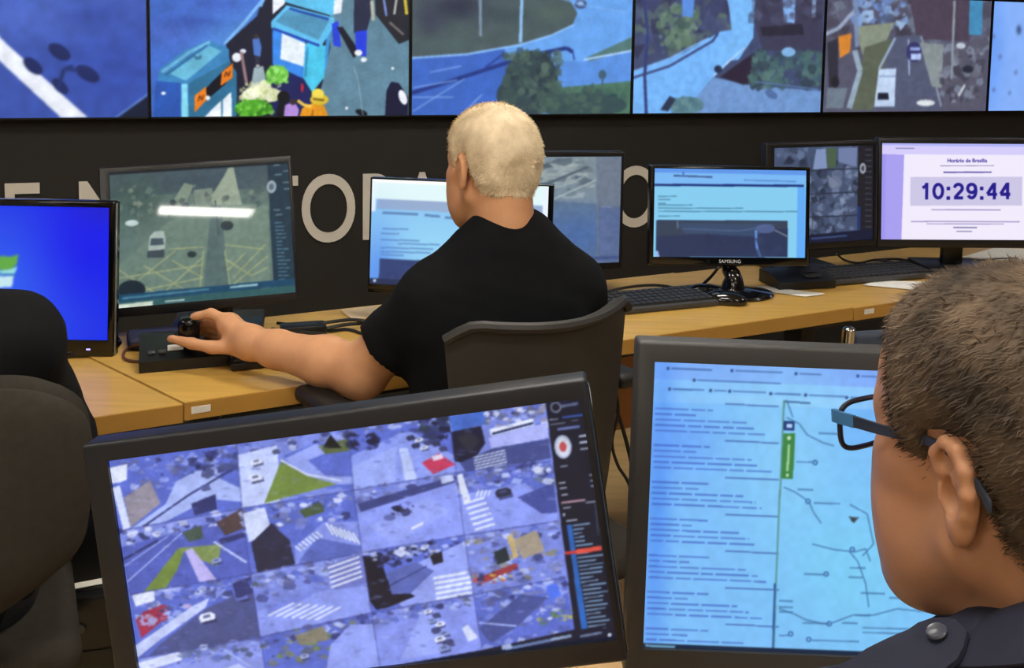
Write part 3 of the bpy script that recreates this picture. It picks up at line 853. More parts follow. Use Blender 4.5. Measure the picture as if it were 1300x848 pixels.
def pic_blue():
    p = Pic(150, 90, [(-144, 258), (138, 263), (137, 433), (-146, 428)], (8, 30, 226))
    p.glow(-20, 370, 150, 120, (52, 104, 240), .9).glow(110, 300, 60, 90, (10, 10, 236), .7).glow(130, 262, 40, 22, (34, 32, 190), .6)
    p.poly([(-14, 330), (2, 325), (12, 326), (22, 323), (20, 336), (12, 342), (-14, 344)], (96, 168, 70)).poly([(-14, 345), (12, 342), (21, 338), (17, 348), (-14, 352)], (150, 220, 224)).poly([(-14, 352), (16, 350), (14, 364), (-14, 366)], (196, 232, 240)).poly([(-40, 332), (-16, 330), (-16, 364), (-40, 362)], (220, 90, 60)).line([(-16, 328), (-16, 366)], 2, (10, 40, 200)).line([(-40, 346), (18, 349)], 2.5, (40, 110, 180))
    return p
def pic_street():
    Q = [(134, 216), (364, 210), (376, 371), (151, 390)]
    p = Pic(190, 150, Q, (98, 120, 114))
    p.poly([(134, 216), (364, 210), (366, 240), (136, 250)], (70, 88, 98)).glow(170, 250, 44, 34, (66, 88, 84), .95).glow(250, 232, 40, 10, (60, 78, 92), .8).glow(330, 240, 20, 14, (74, 92, 96), .8)
    p.poly([(272, 262), (268, 252), (284, 226), (290, 214), (296, 214), (300, 232), (308, 262)], (150, 164, 146)).poly([(234, 232), (246, 236), (238, 256), (222, 270), (216, 262)], (128, 146, 130)).poly([(246, 242), (270, 240), (270, 262), (250, 264)], (124, 140, 128))
    p.poly([(250, 262), (268, 262), (264, 382), (160, 390), (150, 340), (210, 285)], (106, 128, 118)).poly([(270, 262), (282, 262), (300, 375), (262, 378)], (86, 108, 108)).poly([(282, 262), (340, 262), (346, 372), (296, 374)], (112, 134, 122))
    p.clutter(150, 235, 340, 275, [(80, 100, 100), (110, 126, 118), (60, 76, 84), (136, 150, 136)], 60, 5, 31, .7)
    ye = (164, 172, 124)
    for a_, b_ in (((152, 352), (262, 336)), ((160, 372), (262, 352)), ((152, 340), (215, 378)), ((186, 336), (250, 372)), ((222, 330), (262, 352)), ((200, 382), (262, 326)), ((160, 370), (226, 318)), ((262, 318), (258, 372)), ((288, 318), (296, 364)), ((296, 364), (342, 326)), ((290, 330), (322, 350)), ((300, 352), (338, 312)), ((292, 344), (314, 322)), ((322, 350), (342, 340)), ((218, 316), (262, 314)), ((288, 312), (336, 318))):
        p.line([a_, b_], 1.6, ye, .8)
    p.poly([(192, 300), (198, 293), (210, 293), (213, 306), (211, 324), (191, 324)], (168, 184, 178)).poly([(194, 302), (210, 302), (211, 310), (193, 311)], (70, 86, 96)).poly([(190, 318), (212, 316), (212, 326), (190, 327)], (60, 74, 82))
    p.ell(290, 288, 8, 6, (46, 60, 68)).ell(247, 323, 6, 4, (44, 58, 62)).ell(168, 282, 9, 4, (190, 206, 206)).ell(172, 366, 18, 12, (32, 44, 54)).ell(220, 257, 4, 4, (50, 64, 70)).ell(237, 262, 5, 4, (60, 74, 80)).line([(274, 256), (280, 300)], 2, (70, 88, 92))
    p.poly([(338, 211), (366, 210), (378, 372), (350, 374)], (36, 58, 74)).ell(344, 241, 6, 8, (150, 168, 178)).ell(344, 241, 3, 4, (90, 100, 120)).rows = None
    rg = random.Random(3)
    for i in range(17):
        y = 286 + i * 4.6
        p.line([(349 + i * .4, y), (356 + i * .4 + 9 * rg.random(), y)], 1.4, (96, 138, 160), .8)
    for x, y in ((346, 214), (358, 222), (348, 226), (358, 236), (359, 244), (347, 270), (350, 276), (362, 268)):
        p.line([(x, y), (x + 8, y)], 1.6, (120, 146, 160), .8)
    p.poly([(148, 373), (374, 354), (375, 362), (150, 382)], (34, 74, 104)).poly([(150, 382), (376, 362), (378, 374), (150, 392)], (52, 92, 96)).poly([(152, 385), (200, 380), (200, 387), (152, 392)], (206, 220, 206)).line([(160, 377), (270, 366)], 2.4, (96, 150, 170), .7)
    p.line([(296, 364), (330, 361)], 2.4, (150, 190, 200)).line([(215, 381), (240, 379)], 1.6, (190, 206, 206))
    p.poly([(134, 216), (364, 210), (364, 213), (134, 219)], (30, 40, 50)).noise(.12, 8, 32).noise(.08, 3, 33)
    return p
def pic_page(Q, seed):
    p = Pic(170, 100, Q, (142, 196, 236))
    return p
def pic_white():
    Q = [(472, 226), (697, 237), (694, 371), (470, 360)]
    p = Pic(180, 110, Q, (140, 200, 244))
    p.poly([(472, 226), (697, 237), (696, 262), (472, 252)], (226, 248, 250)).poly([(472, 226), (600, 232), (600, 237), (472, 231)], (255, 255, 255)).poly([(480, 252), (697, 263), (696, 276), (478, 265)], (150, 172, 208))
    p.poly([(472, 230), (478, 230), (477, 268), (471, 268)], (236, 248, 255)).poly([(690, 240), (697, 240), (696, 285), (688, 285)], (235, 245, 255))
    p.glow(560, 310, 80, 26, (150, 214, 246), .8).glow(480, 350, 26, 60, (84, 140, 236), .8)
    for y, a_, b_ in ((270, 486, 532), (273, 540, 560), (276, 566, 590)):
        p.line([(a_, y), (b_, y + 2)], 3, (90, 130, 180))
    for i, (y, a_, b_) in enumerate(((290, 486, 520), (296, 484, 508), (304, 484, 534), (309, 506, 560), (314, 484, 552), (319, 484, 548), (323, 484, 514))):
        p.line([(a_, y), (b_, y + (b_ - a_) * .03)], 1.8, (84, 126, 190), .8)
    p.poly([(483, 328), (640, 336), (640, 368), (482, 358)], (48, 66, 118)).clutter(486, 330, 640, 362, [(44, 58, 108), (56, 76, 132)], 24, 8, 41, .6).poly([(470, 353), (694, 364), (694, 372), (470, 361)], (32, 46, 84)).ell(477, 356, 2, 2, (200, 220, 240)).ell(513, 357, 2, 2, (220, 230, 240)).ell(530, 358, 1.6, 1.6, (220, 230, 240))
    return p
def pic_grey():
    Q = [(653, 197), (784, 196), (785, 335), (650, 342)]
    p = Pic(130, 110, Q, (96, 118, 140))
    p.poly([(684, 196), (786, 196), (786, 260), (684, 250)], (126, 142, 152)).poly([(688, 210), (740, 200), (752, 226), (690, 246)], (150, 164, 168)).clutter(688, 200, 752, 250, [(160, 172, 174), (96, 112, 124), (120, 136, 146), (70, 86, 100)], 50, 7, 51, .8, 1.6)
    p.glow(740, 300, 60, 40, (70, 104, 168), .8).line([(692, 240), (750, 210)], 3, (80, 96, 110)).line([(700, 260), (760, 226)], 2, (160, 176, 180)).line([(700, 236), (716, 300)], 2, (80, 100, 120)).poly([(758, 196), (786, 196), (786, 336), (762, 336)], (104, 116, 136), .8)
    rg = random.Random(5)
    for i in range(18):
        p.line([(764, 262 + i * 3.6), (768 + 12 * rg.random(), 262 + i * 3.6)], 1.4, (130, 150, 190), .6)
    p.poly([(762, 262), (786, 262), (786, 336), (764, 336)], (70, 92, 150), .5).line([(700, 331), (786, 328)], 4, (60, 80, 130)).noise(.12, 6, 52)
    return p
def pic_web():
    Q = [(831, 213), (1023, 217), (1022, 327), (829, 326)]
    p = Pic(200, 115, Q, (132, 204, 240))
    p.poly([(831, 213), (1023, 217), (1023, 223), (831, 219)], (94, 150, 232)).poly([(831, 219), (1023, 223), (1022, 236), (831, 233)], (120, 184, 244)).poly([(831, 233), (1020, 235), (1020, 238), (831, 236)], (18, 46, 120))
    p.line([(856, 223), (905, 225)], 2.2, (60, 90, 150)).line([(945, 229), (1010, 231)], 1.8, (70, 110, 180), .6).line([(868, 218), (868, 222)], 2, (60, 100, 190)).poly([(1012, 238), (1022, 238), (1022, 327), (1011, 327)], (96, 170, 246))
    for y, a_, b_ in ((249, 836, 860), (253, 836, 852), (260, 836, 880), (264, 836, 944), (268, 836, 1012), (274, 836, 864), (258, 836, 846)):
        p.line([(a_, y), (b_, y + (b_ - a_) * .004)], 1.4, (60, 110, 140), .75)
    p.poly([(834, 279), (1000, 280), (1000, 326), (833, 326)], (38, 50, 86)).poly([(834, 280), (1000, 281), (1000, 290), (834, 300)], (50, 62, 84)).poly([(860, 283), (985, 284), (960, 300), (870, 296)], (54, 76, 110), .8).line([(861, 280), (861, 290)], 2, (90, 110, 130)).line([(960, 292), (961, 312), (966, 326)], 3, (96, 140, 210)).ell(972, 290, 12, 6, (76, 92, 140)).line([(984, 292), (1000, 300)], 1.6, (120, 130, 140)).poly([(833, 318), (836, 318), (838, 326), (833, 326)], (150, 180, 230)).line([(868, 290), (940, 293), (975, 286)], 1.6, (80, 104, 150), .7).clutter(840, 300, 996, 326, [(34, 44, 78), (46, 60, 98)], 20, 8, 61, .6)
    return p
def pic_cams():
    Q = [(982, 188), (1109, 184), (1108, 304), (982, 312)]
    p = Pic(140, 120, Q, (66, 80, 110))
    p.clutter(984, 188, 1090, 304, [(110, 126, 160), (84, 98, 130), (42, 52, 74), (130, 146, 176), (64, 76, 104), (30, 38, 58)], 260, 6, 71, .85)
    p.poly([(1036, 190), (1048, 189), (1050, 214), (1032, 216)], (126, 144, 186)).poly([(1049, 188), (1062, 188), (1061, 213), (1050, 214)], (70, 92, 72)).poly([(1064, 188), (1088, 187), (1087, 212), (1064, 206)], (110, 124, 164)).ell(1060, 232, 9, 8, (100, 112, 140)).poly([(1050, 222), (1066, 234), (1056, 240)], (116, 126, 150))
    for y in (217, 247, 276):
        p.line([(982, y + 2), (1090, y - 3)], 1.6, (34, 42, 62))
    p.line([(1030, 200), (1032, 300)], 1, (40, 50, 70), .7)
    p.poly([(1089, 185), (1110, 184), (1109, 305), (1088, 305)], (26, 26, 36)).ell(1095, 214, 4, 7, (150, 160, 170)).ell(1095, 214, 2, 3.5, (60, 60, 80)).poly([(1088, 262), (1092, 262), (1092, 302), (1088, 302)], (30, 50, 110))
    for i in range(16):
        p.line([(1098, 190 + i * 7), (1106, 190 + i * 7)], 1.4, (84, 90, 110), .7)
    p.poly([(982, 303), (1090, 292), (1108, 291), (1108, 305), (982, 313)], (14, 22, 50)).line([(1030, 303), (1075, 299)], 2, (60, 80, 130))
    return p
def pic_clock():
    Q = [(1118, 181), (1313, 183), (1312, 305), (1117, 304)]
    p = Pic(330, 206, Q, (234, 226, 252))
    p.poly([(1118, 181), (1314, 183), (1314, 197), (1118, 195)], (212, 204, 250)).poly([(1118, 181), (1314, 183), (1314, 187), (1118, 184)], (176, 180, 246)).line([(1136, 188), (1160, 188)], 1.5, (140, 140, 190)).poly([(1118, 195), (1147, 196), (1145, 305), (1117, 304)], (168, 158, 240)).poly([(1118, 196), (1124, 196), (1123, 305), (1117, 305)], (150, 146, 238), .6)
    p.poly([(1147, 196), (1313, 198), (1313, 305), (1144, 304)], (240, 234, 252)).poly([(1155, 224.5), (1297, 224.5), (1297, 261), (1155, 261)], (204, 198, 230))
    p.digits('10:29:44', 1166.5, 232, 21, 14.6, 2.2, (24, 14, 136))
    p.text('Horário de Brasília', 1227, 204, 6.6, (60, 44, 150), .02).line([(1193, 210.4), (1261, 210.4)], 1, (150, 140, 180)).line([(1197, 218.6), (1258, 218.6)], 2, (80, 66, 150), .8)
    p.line([(1182, 266), (1270, 266.5)], 1.6, (150, 142, 190), .8).line([(1156, 281), (1294, 281.5)], 1.5, (140, 130, 180), .8).line([(1176, 284), (1274, 284.4)], 1.3, (150, 140, 190), .8).line([(1210, 288.6), (1240, 288.8)], 1.8, (110, 100, 150), .8).line([(1214, 293.6), (1234, 293.8)], 1.4, (130, 120, 160), .8)
    return p
def pic_mosaic():
    Q = [(138, 584), (736, 504.6), (781, 811), (182, 882)]
    p = Pic(430, 232, Q, (120, 138, 218))
    G = np.array([[(138, 584), (300, 562), (441, 545), (568, 527), (690, 512)], [(151, 675), (307, 646), (448, 623), (578, 601), (698, 586)], [(165, 755), (318, 729), (459, 702), (588, 680), (707, 662)], [(174, 836), (330, 809), (471, 778), (600, 755), (716, 733)], [(184, 905), (341, 880), (482, 850), (611, 826), (728, 800)]], float)
    BL, LT, MID, DK, VD = (92, 112, 206), (170, 190, 248), (124, 142, 224), (48, 56, 112), (24, 28, 56)
    TAN, OLV, WHT = (150, 146, 160), (116, 142, 70), (226, 236, 255)
    ALLC = [BL, LT, MID, DK, (150, 168, 240), (76, 88, 150), (196, 210, 250), (100, 110, 160), (120, 132, 190), (88, 96, 150)]
    for i in range(4):
        for j in range(4):
            g = [G[i, j], G[i, j + 1], G[i + 1, j + 1], G[i + 1, j]]
            def T(pts, g=g):
                return [(g[0] * (1 - u) + g[1] * u) * (1 - v) + (g[3] * (1 - u) + g[2] * u) * v for u, v in pts]
            def pl(col, *pts, al=1.0, T=T):
                p.poly(T(pts), col, al)
            def ln(col, w_, *pts, al=1.0, T=T):
                p.line(T(pts), w_, col, al)
            def cl(x0, y0, x1, y1, cols, n, sz, sd_, T=T, al=.9):
                p.clutter(0, 0, 0, 0, cols, n, sz, sd_, al, 1.3, T([(x0, y0), (x1, y0), (x1, y1), (x0, y1)]))
            def zebra(x0, y0, x1, y1, n, dx, dy, w_, T=T):
                for q in range(n):
                    a_ = q / max(1, n - 1)
                    x, y = x0 + (x1 - x0) * a_, y0 + (y1 - y0) * a_
                    p.line(T([(x, y), (x + dx, y + dy)]), w_, (226, 238, 255), .95)
            def car(x, y, col=(220, 230, 250), s=1.0, T=T):
                c = T([(x, y)])[0]
                p.poly([c + np.array(q) * s for q in ((-6, -1), (6, -4), (9, 3), (-3, 6))], (36, 42, 80), .7).poly([c + np.array(q) * s for q in ((-7, 0), (-5, -3), (3, -5), (7, -3), (7, 1), (-5, 4))], col).poly([c + np.array(q) * s for q in ((-3.5, -1.6), (2, -3.2), (3.5, -1), (-2.5, .8))], (70, 82, 130), .8)
            pl(MID if (i + j) % 2 else BL, (0, 0), (1, 0), (1, 1), (0, 1))
            cl(0, 0, 1, .22, ALLC, 42, 5, i * 4 + j)
            k = (i, j)
            if k == (0, 0):
                cl(0, .1, 1, .5, ALLC, 60, 6, 81); pl(TAN, (.08, .55), (.3, .38), (.36, .72), (.1, .98)); pl(WHT, (0, .12), (.14, .1), (.12, .32), (0, .34)); pl((214, 228, 255), (0, .4), (.06, .38), (.1, .98), (.04, 1))
                pl(LT, (.5, .45), (.7, .32), (1, .7), (1, .9), (.75, .78), (.36, 1), (.1, 1), (.4, .74)); ln(DK, 2.4, (.2, 1), (.6, .66), (1, .36)); pl(DK, (.6, .8), (.8, .72), (.8, .95), (.62, .98)); cl(.62, .1, 1, .4, [DK, VD, (70, 80, 130)], 26, 7, 82); car(.72, .6, (90, 100, 160), .9)
            elif k == (0, 1):
                pl((196, 212, 255), (0, .2), (.36, .12), (.34, 1), (0, 1)); pl(BL, (.4, .3), (.72, .16), (1, .3), (1, 1), (.75, .9), (.6, .6)); pl((150, 168, 240), (.42, .34), (.7, .18), (.9, .3), (.62, .42), (.76, .7), (1, .78), (1, .9), (.66, .82))
                pl(OLV, (.38, .38), (.6, .66), (.86, .86), (.2, .98)); pl((92, 108, 70), (.72, .22), (1, .16), (1, .36), (.78, .36)); pl((20, 26, 30), (.76, .26), (.84, .06), (.93, .3)); car(.16, .34, WHT, 1.1); car(.14, .58, WHT, 1.3); car(.34, .22, (80, 90, 120), .7); ln(WHT, 2, (.38, .36), (.6, .64), (.9, .82))
            elif k == (0, 2):
                pl((140, 160, 240), (0, .45), (.5, .2), (.62, .2), (1, .7), (1, 1), (0, 1)); pl((190, 208, 255), (.48, .45), (.56, .45), (.62, 1), (.5, 1)); cl(.0, .1, .4, .4, [DK, BL, VD], 30, 6, 83); cl(.66, 0, 1, .4, [(40, 56, 70), VD, DK], 36, 7, 84)
                for q, (x, y) in enumerate(((.6, .3), (.68, .36), (.76, .42), (.84, .46), (.72, .5), (.9, .56), (.64, .44))):
                    car(x, y, [(40, 44, 80), WHT, (60, 66, 110)][q % 3], .75)
                pl((196, 60, 96), (.68, .74), (.86, .62), (1, .86), (.78, .96)); pl((232, 220, 240), (.78, .66), (.88, .64), (.9, .72), (.8, .74)); pl((170, 190, 250), (0, .62), (.46, .4), (.4, 1), (0, 1), al=.5)
            elif k == (0, 3):
                pl((70, 110, 200), (0, .04), (.36, .02), (.38, .24), (.02, .3)); cl(.36, 0, 1, .4, [LT, WHT, TAN, (90, 96, 120), BL], 46, 5, 85); pl(VD, (0, .3), (.32, .26), (.34, .56), (.16, .9), (0, .8)); pl((40, 44, 60), (.05, .4), (.2, .34), (.3, .5), (.16, .7))
                pl((176, 186, 250), (.38, .48), (1, .34), (1, .6), (.4, .68)); pl((232, 242, 255), (.4, .34), (.86, .24), (.87, .36), (.41, .46)); ln((30, 40, 90), 3, (.42, .42), (.86, .32)); pl((66, 78, 140), (.05, .84), (.42, .66), (1, .62), (1, .96), (.1, 1)); zebra(.2, .78, .2, .98, 5, .34, -.06, 1.6)
            elif k == (1, 0):
                pl((84, 100, 188), (0, .25), (1, .1), (1, 1), (0, 1)); cl(.0, .0, 1, .2, [WHT, LT, DK], 30, 5, 86); ln(LT, 1.6, (0, .8), (.5, .2)); ln(LT, 1.2, (0, .55), (.4, .2)); ln(DK, 3, (0, .45), (.3, .25)); pl(OLV, (.12, 1), (.44, .44), (.5, .46), (.42, .74), (.3, 1)); pl((128, 150, 90), (.44, .42), (.8, .48), (.74, .8), (.6, .64))
                pl((186, 180, 236), (.5, .48), (.56, .46), (.72, 1), (.58, 1)); ln((200, 216, 255), 2.4, (.74, .42), (.98, .82)); pl((80, 66, 70), (.78, .14), (1, 0), (1, .3), (.84, .36)); pl((70, 90, 80), (.5, .2), (.66, .14), (.66, .34), (.54, .36)); car(.74, .72, (150, 166, 220), .9); pl(DK, (.78, .4), (1, .36), (1, .44), (.8, .48))
            elif k == (1, 1):
                cl(.0, .05, 1, .45, ALLC + [WHT, WHT], 60, 6, 87); pl((206, 220, 250), (0, .08), (.2, .04), (.24, .46), (.02, .52)); pl((40, 44, 70), (.04, .54), (.24, .3), (.38, .6), (.4, .98), (.06, 1)); pl((132, 150, 232), (.42, .72), (.7, .42), (1, .5), (1, 1), (.4, 1)); pl((90, 108, 190), (.44, .94), (.62, .64), (1, .9), (1, 1), (.44, 1))
                zebra(.42, .7, .62, .54, 7, .05, .1, 2.2); zebra(.72, .44, .94, .66, 7, .05, .2, 2.6); pl((70, 90, 60), (.5, .18), (.7, .1), (.72, .26), (.54, .3))
            elif k == (1, 2):
                pl((60, 70, 130), (.02, .22), (1, .04), (1, .14), (.04, .36)); pl((142, 160, 244), (0, .38), (1, .14), (1, 1), (0, 1)); pl((160, 178, 250), (.1, .6), (.7, .3), (.9, .6), (.3, .95), al=.6); cl(.3, .34, .55, .52, [DK, VD, (90, 100, 170)], 10, 5, 88); ln(WHT, 3, (.5, .76), (.62, .7)); car(.46, .5, (60, 70, 130), .7); pl((196, 210, 250), (.84, .02), (.96, 0), (.97, .12), (.85, .14))
            elif k == (1, 3):
                cl(0, 0, 1, .4, ALLC, 50, 6, 89); pl((140, 158, 240), (0, .36), (.7, .3), (1, .8), (1, 1), (0, 1)); pl((70, 84, 160), (.6, .52), (1, .36), (1, .86), (.84, .84)); zebra(.04, .5, .12, .94, 6, .22, -.05, 3); pl((226, 236, 255), (0, .04), (.06, .02), (.12, .5), (.04, .52)); car(.46, .42, (40, 46, 70), 1.5); zebra(.18, .42, .3, .44, 4, .03, -.1, 2); cl(.8, .1, 1, .35, [WHT, LT, (100, 120, 150)], 16, 5, 90)
            elif k == (2, 0):
                cl(0, 0, 1, .3, ALLC, 50, 6, 91); pl(WHT, (.02, .02), (.2, 0), (.2, .16), (.04, .2)); pl((160, 50, 80), (.03, .4), (.1, .3), (.28, .24), (.3, .42), (.06, .7)); cl(.05, .26, .5, .56, [(150, 60, 90), (190, 170, 210), DK, LT], 36, 5, 92); pl((196, 210, 250), (0, .8), (.5, .34), (.64, .26), (.6, .4), (.2, .78), (0, 1)); pl((76, 86, 140), (.2, .84), (.6, .42), (1, .2), (1, 1), (.1, 1)); car(.6, .56, (226, 234, 250), 1.5); car(.9, .34, (100, 112, 190), 1.2); pl(DK, (.84, .1), (1, .04), (1, .3), (.86, .34))
            elif k == (2, 1):
                cl(0, 0, .7, .42, ALLC + [(70, 90, 70)], 56, 6, 93); pl((112, 124, 200), (.66, .1), (1, 0), (1, .5), (.72, .55)); 
                for q in range(5):
                    ln(WHT, 2.6, (.68, .14 + q * .08), (.97, .06 + q * .08))
                pl((142, 160, 240), (0, .6), (.6, .48), (1, .56), (1, 1), (0, 1)); pl((120, 138, 226), (.1, .56), (.5, .46), (.5, .54), (.1, .66)); zebra(.1, .7, .5, .92, 7, .24, -.12, 2.2)
            elif k == (2, 2):
                pl((150, 168, 244), (.1, .5), (1, .1), (1, 1), (.3, 1)); pl((20, 24, 44), (0, .06), (.16, .1), (.2, .5), (.44, .86), (.06, 1), (0, .8)); cl(.1, .02, .7, .3, [VD, WHT, VD, DK], 40, 6, 94); pl((90, 106, 180), (.2, .4), (.5, .3), (.66, .5), (.4, .8), (.22, .76)); zebra(.64, .62, .64, .96, 5, .36, 0, 3.6); pl((30, 34, 50), (.64, .24), (.76, .2), (.76, .38), (.66, .4)); ln(DK, 1.4, (.2, .62), (.6, .4))
            elif k == (2, 3):
                cl(0, 0, 1, 1, ALLC + [TAN, (150, 140, 120), (130, 130, 110)], 90, 6, 95); pl((170, 160, 140), (.5, .2), (.76, .1), (.82, .46), (.58, .56)); pl((196, 176, 120), (.44, .14), (.5, .1), (.54, .5), (.48, .52)); pl((150, 60, 70), (.06, .74), (.5, .6), (.52, .7), (.08, .86)); cl(.04, .66, .56, .88, [(214, 180, 70), (200, 70, 60), WHT, DK], 34, 3.4, 96); pl((36, 50, 60), (.28, .36), (.42, .3), (.44, .54), (.3, .58))
            elif k == (3, 0):
                pl((140, 156, 232), (0, .3), (1, .06), (1, 1), (0, 1)); pl((216, 228, 255), (0, .08), (.36, .0), (.36, .16), (.04, .26)); cl(.3, 0, 1, .3, [(100, 116, 160), BL, (80, 96, 130)], 30, 6, 97); ln(LT, 2, (.7, .1), (.9, .5)); pl((190, 206, 250), (.1, .6), (.8, .4), (.9, .6), (.2, .9))
            elif k == (3, 1):
                cl(0, 0, 1, .6, [(120, 130, 110), OLV, (90, 100, 120), BL, DK], 60, 6, 98); pl((150, 168, 246), (.6, .4), (.8, .12), (1, .2), (1, 1), (.5, 1)); pl((130, 128, 110), (.3, .1), (.56, .04), (.6, .3), (.34, .3)); car(.36, .5, (170, 184, 230), .8)
            elif k == (3, 2):
                pl((136, 154, 238), (.0, .3), (1, .05), (1, 1), (0, 1)); pl((160, 178, 250), (.2, .9), (.5, .1), (.6, .1), (.7, .9), al=.7); cl(0, 0, 1, .2, [DK, BL, LT, (80, 90, 110)], 40, 5, 99)
                for q in range(9):
                    car(.54 + .06 * (q % 2) + .012 * q, .16 + q * .085, [(230, 238, 255), (60, 70, 120), (140, 160, 220)][q % 3], .7 + .05 * q)
                pl((214, 226, 255), (.84, .54), (.9, .5), (.98, .76), (.88, .8))
            else:
                cl(0, 0, 1, 1, ALLC, 60, 6, 100); pl((70, 84, 150), (0, .6), (.5, .16), (.78, .3), (.4, .72), (.1, .9)); ln(LT, 2, (0, .5), (.4, .7)); pl((80, 120, 240), (.78, .1), (.9, .06), (.92, .32), (.8, .36)); cl(.62, .5, 1, .8, [(190, 190, 90), (90, 130, 90), WHT], 22, 4, 101)
    p.clutter(0, 0, 0, 0, [BL, LT, DK, (190, 206, 250), (70, 80, 140), (130, 140, 200)], 900, 3.2, 120, .32, 1.8, [G[0, 0], G[0, 4], G[4, 4], G[4, 0]])
    for i in range(5):
        p.line(G[i], 1.8, (60, 70, 140), .6)
    for j in range(1, 4):
        p.line(G[:, j], 1.6, (60, 70, 140), .5)
    # side bar of the viewing program
    SB = (20, 25, 44)
    p.poly([(690, 505), (745, 496), (790, 830), (728, 802)], SB)
    p.ell(704, 518, 7, 7, (120, 128, 150)).ell(704, 518, 5, 5, SB).line([(710, 517), (732, 513)], 3.6, (96, 106, 140), .9).line([(703, 524), (708, 523)], 1.6, (150, 156, 170))
    for x0, y0, x1, w_, c in ((696, 534, 707, 1.8, (150, 160, 180)), (712, 531, 738, 1.8, (60, 110, 210)), (697, 540, 716, 1.8, (140, 150, 170)), (724, 535, 732, 1.6, (120, 130, 150)), (706, 546, 734, 3.2, (110, 130, 190)), (733, 555, 745, 2.6, (190, 200, 214)), (734, 563, 745, 2.6, (190, 200, 214)), (735, 571, 746, 2.4, (170, 180, 194)), (710, 593, 719, 1.8, (150, 156, 176)), (746, 604, 752, 2, (150, 160, 176)), (747, 611, 753, 2, (140, 150, 166)), (748, 618, 754, 2, (150, 160, 176)), (708, 614, 716, 2, (190, 198, 210)), (709, 621, 718, 2, (180, 190, 204)), (711, 629, 719, 2, (180, 190, 204)), (711, 639, 741, 2.2, (190, 150, 160)), (742, 639, 755, 2, (150, 156, 170)), (713, 646, 723, 2, (150, 160, 176)), (713, 654, 716, 4, (180, 190, 204)), (717, 662, 731, 2.4, (190, 198, 210))):
        p.line([(x0, y0), (x1, y0 - (x1 - x0) * .13)], w_, c, .9)
    p.ell(713, 568, 11, 15, (176, 190, 214), -6).ell(713, 568, 8.6, 12, (214, 222, 236), -6).ell(713, 568, 4.5, 6.5, (196, 80, 84), -6)
    p.poly([(718, 667), (724, 666), (745, 804), (737, 806)], (40, 110, 200), .9)
    for i in range(27):
        y = 668 + i * 5.1
        x = 722 + i * .78
        L = 10 + 18 * random.Random(i * 7).random() + min(i, 8)
        p.line([(x + 3, y), (x + L, y - L * .12)], 1.8, (150, 190, 226), .85)
    p.line([(716, 703), (730, 701)], 4, (200, 60, 60)).line([(730, 701), (762, 696)], 6, (226, 84, 70))
    p.line([(754, 640), (758, 680)], 2, (70, 90, 110), .7)
    p.poly([(184, 905), (341, 880), (482, 848), (611, 825), (728, 799), (790, 796), (790, 840), (182, 930)], (18, 24, 48)).line([(640, 824), (700, 812)], 4, (120, 150, 200), .8).line([(636, 822), (648, 820)], 6, (170, 190, 230)).line([(698, 812), (724, 807)], 4, (140, 160, 190)).line([(735, 808), (762, 803)], 3, (110, 130, 160)).ell(772, 806, 2.4, 2.4, (210, 216, 226))
    p.poly([(138, 584), (718, 507), (719, 510), (690, 513), (300, 564), (138, 586)], (40, 52, 110), .8)
    p.noise(.10, 4, 102).noise(.14, 18, 103)
    p.a = p.a * np.array([0.98, 0.97, 1.0])
    return p
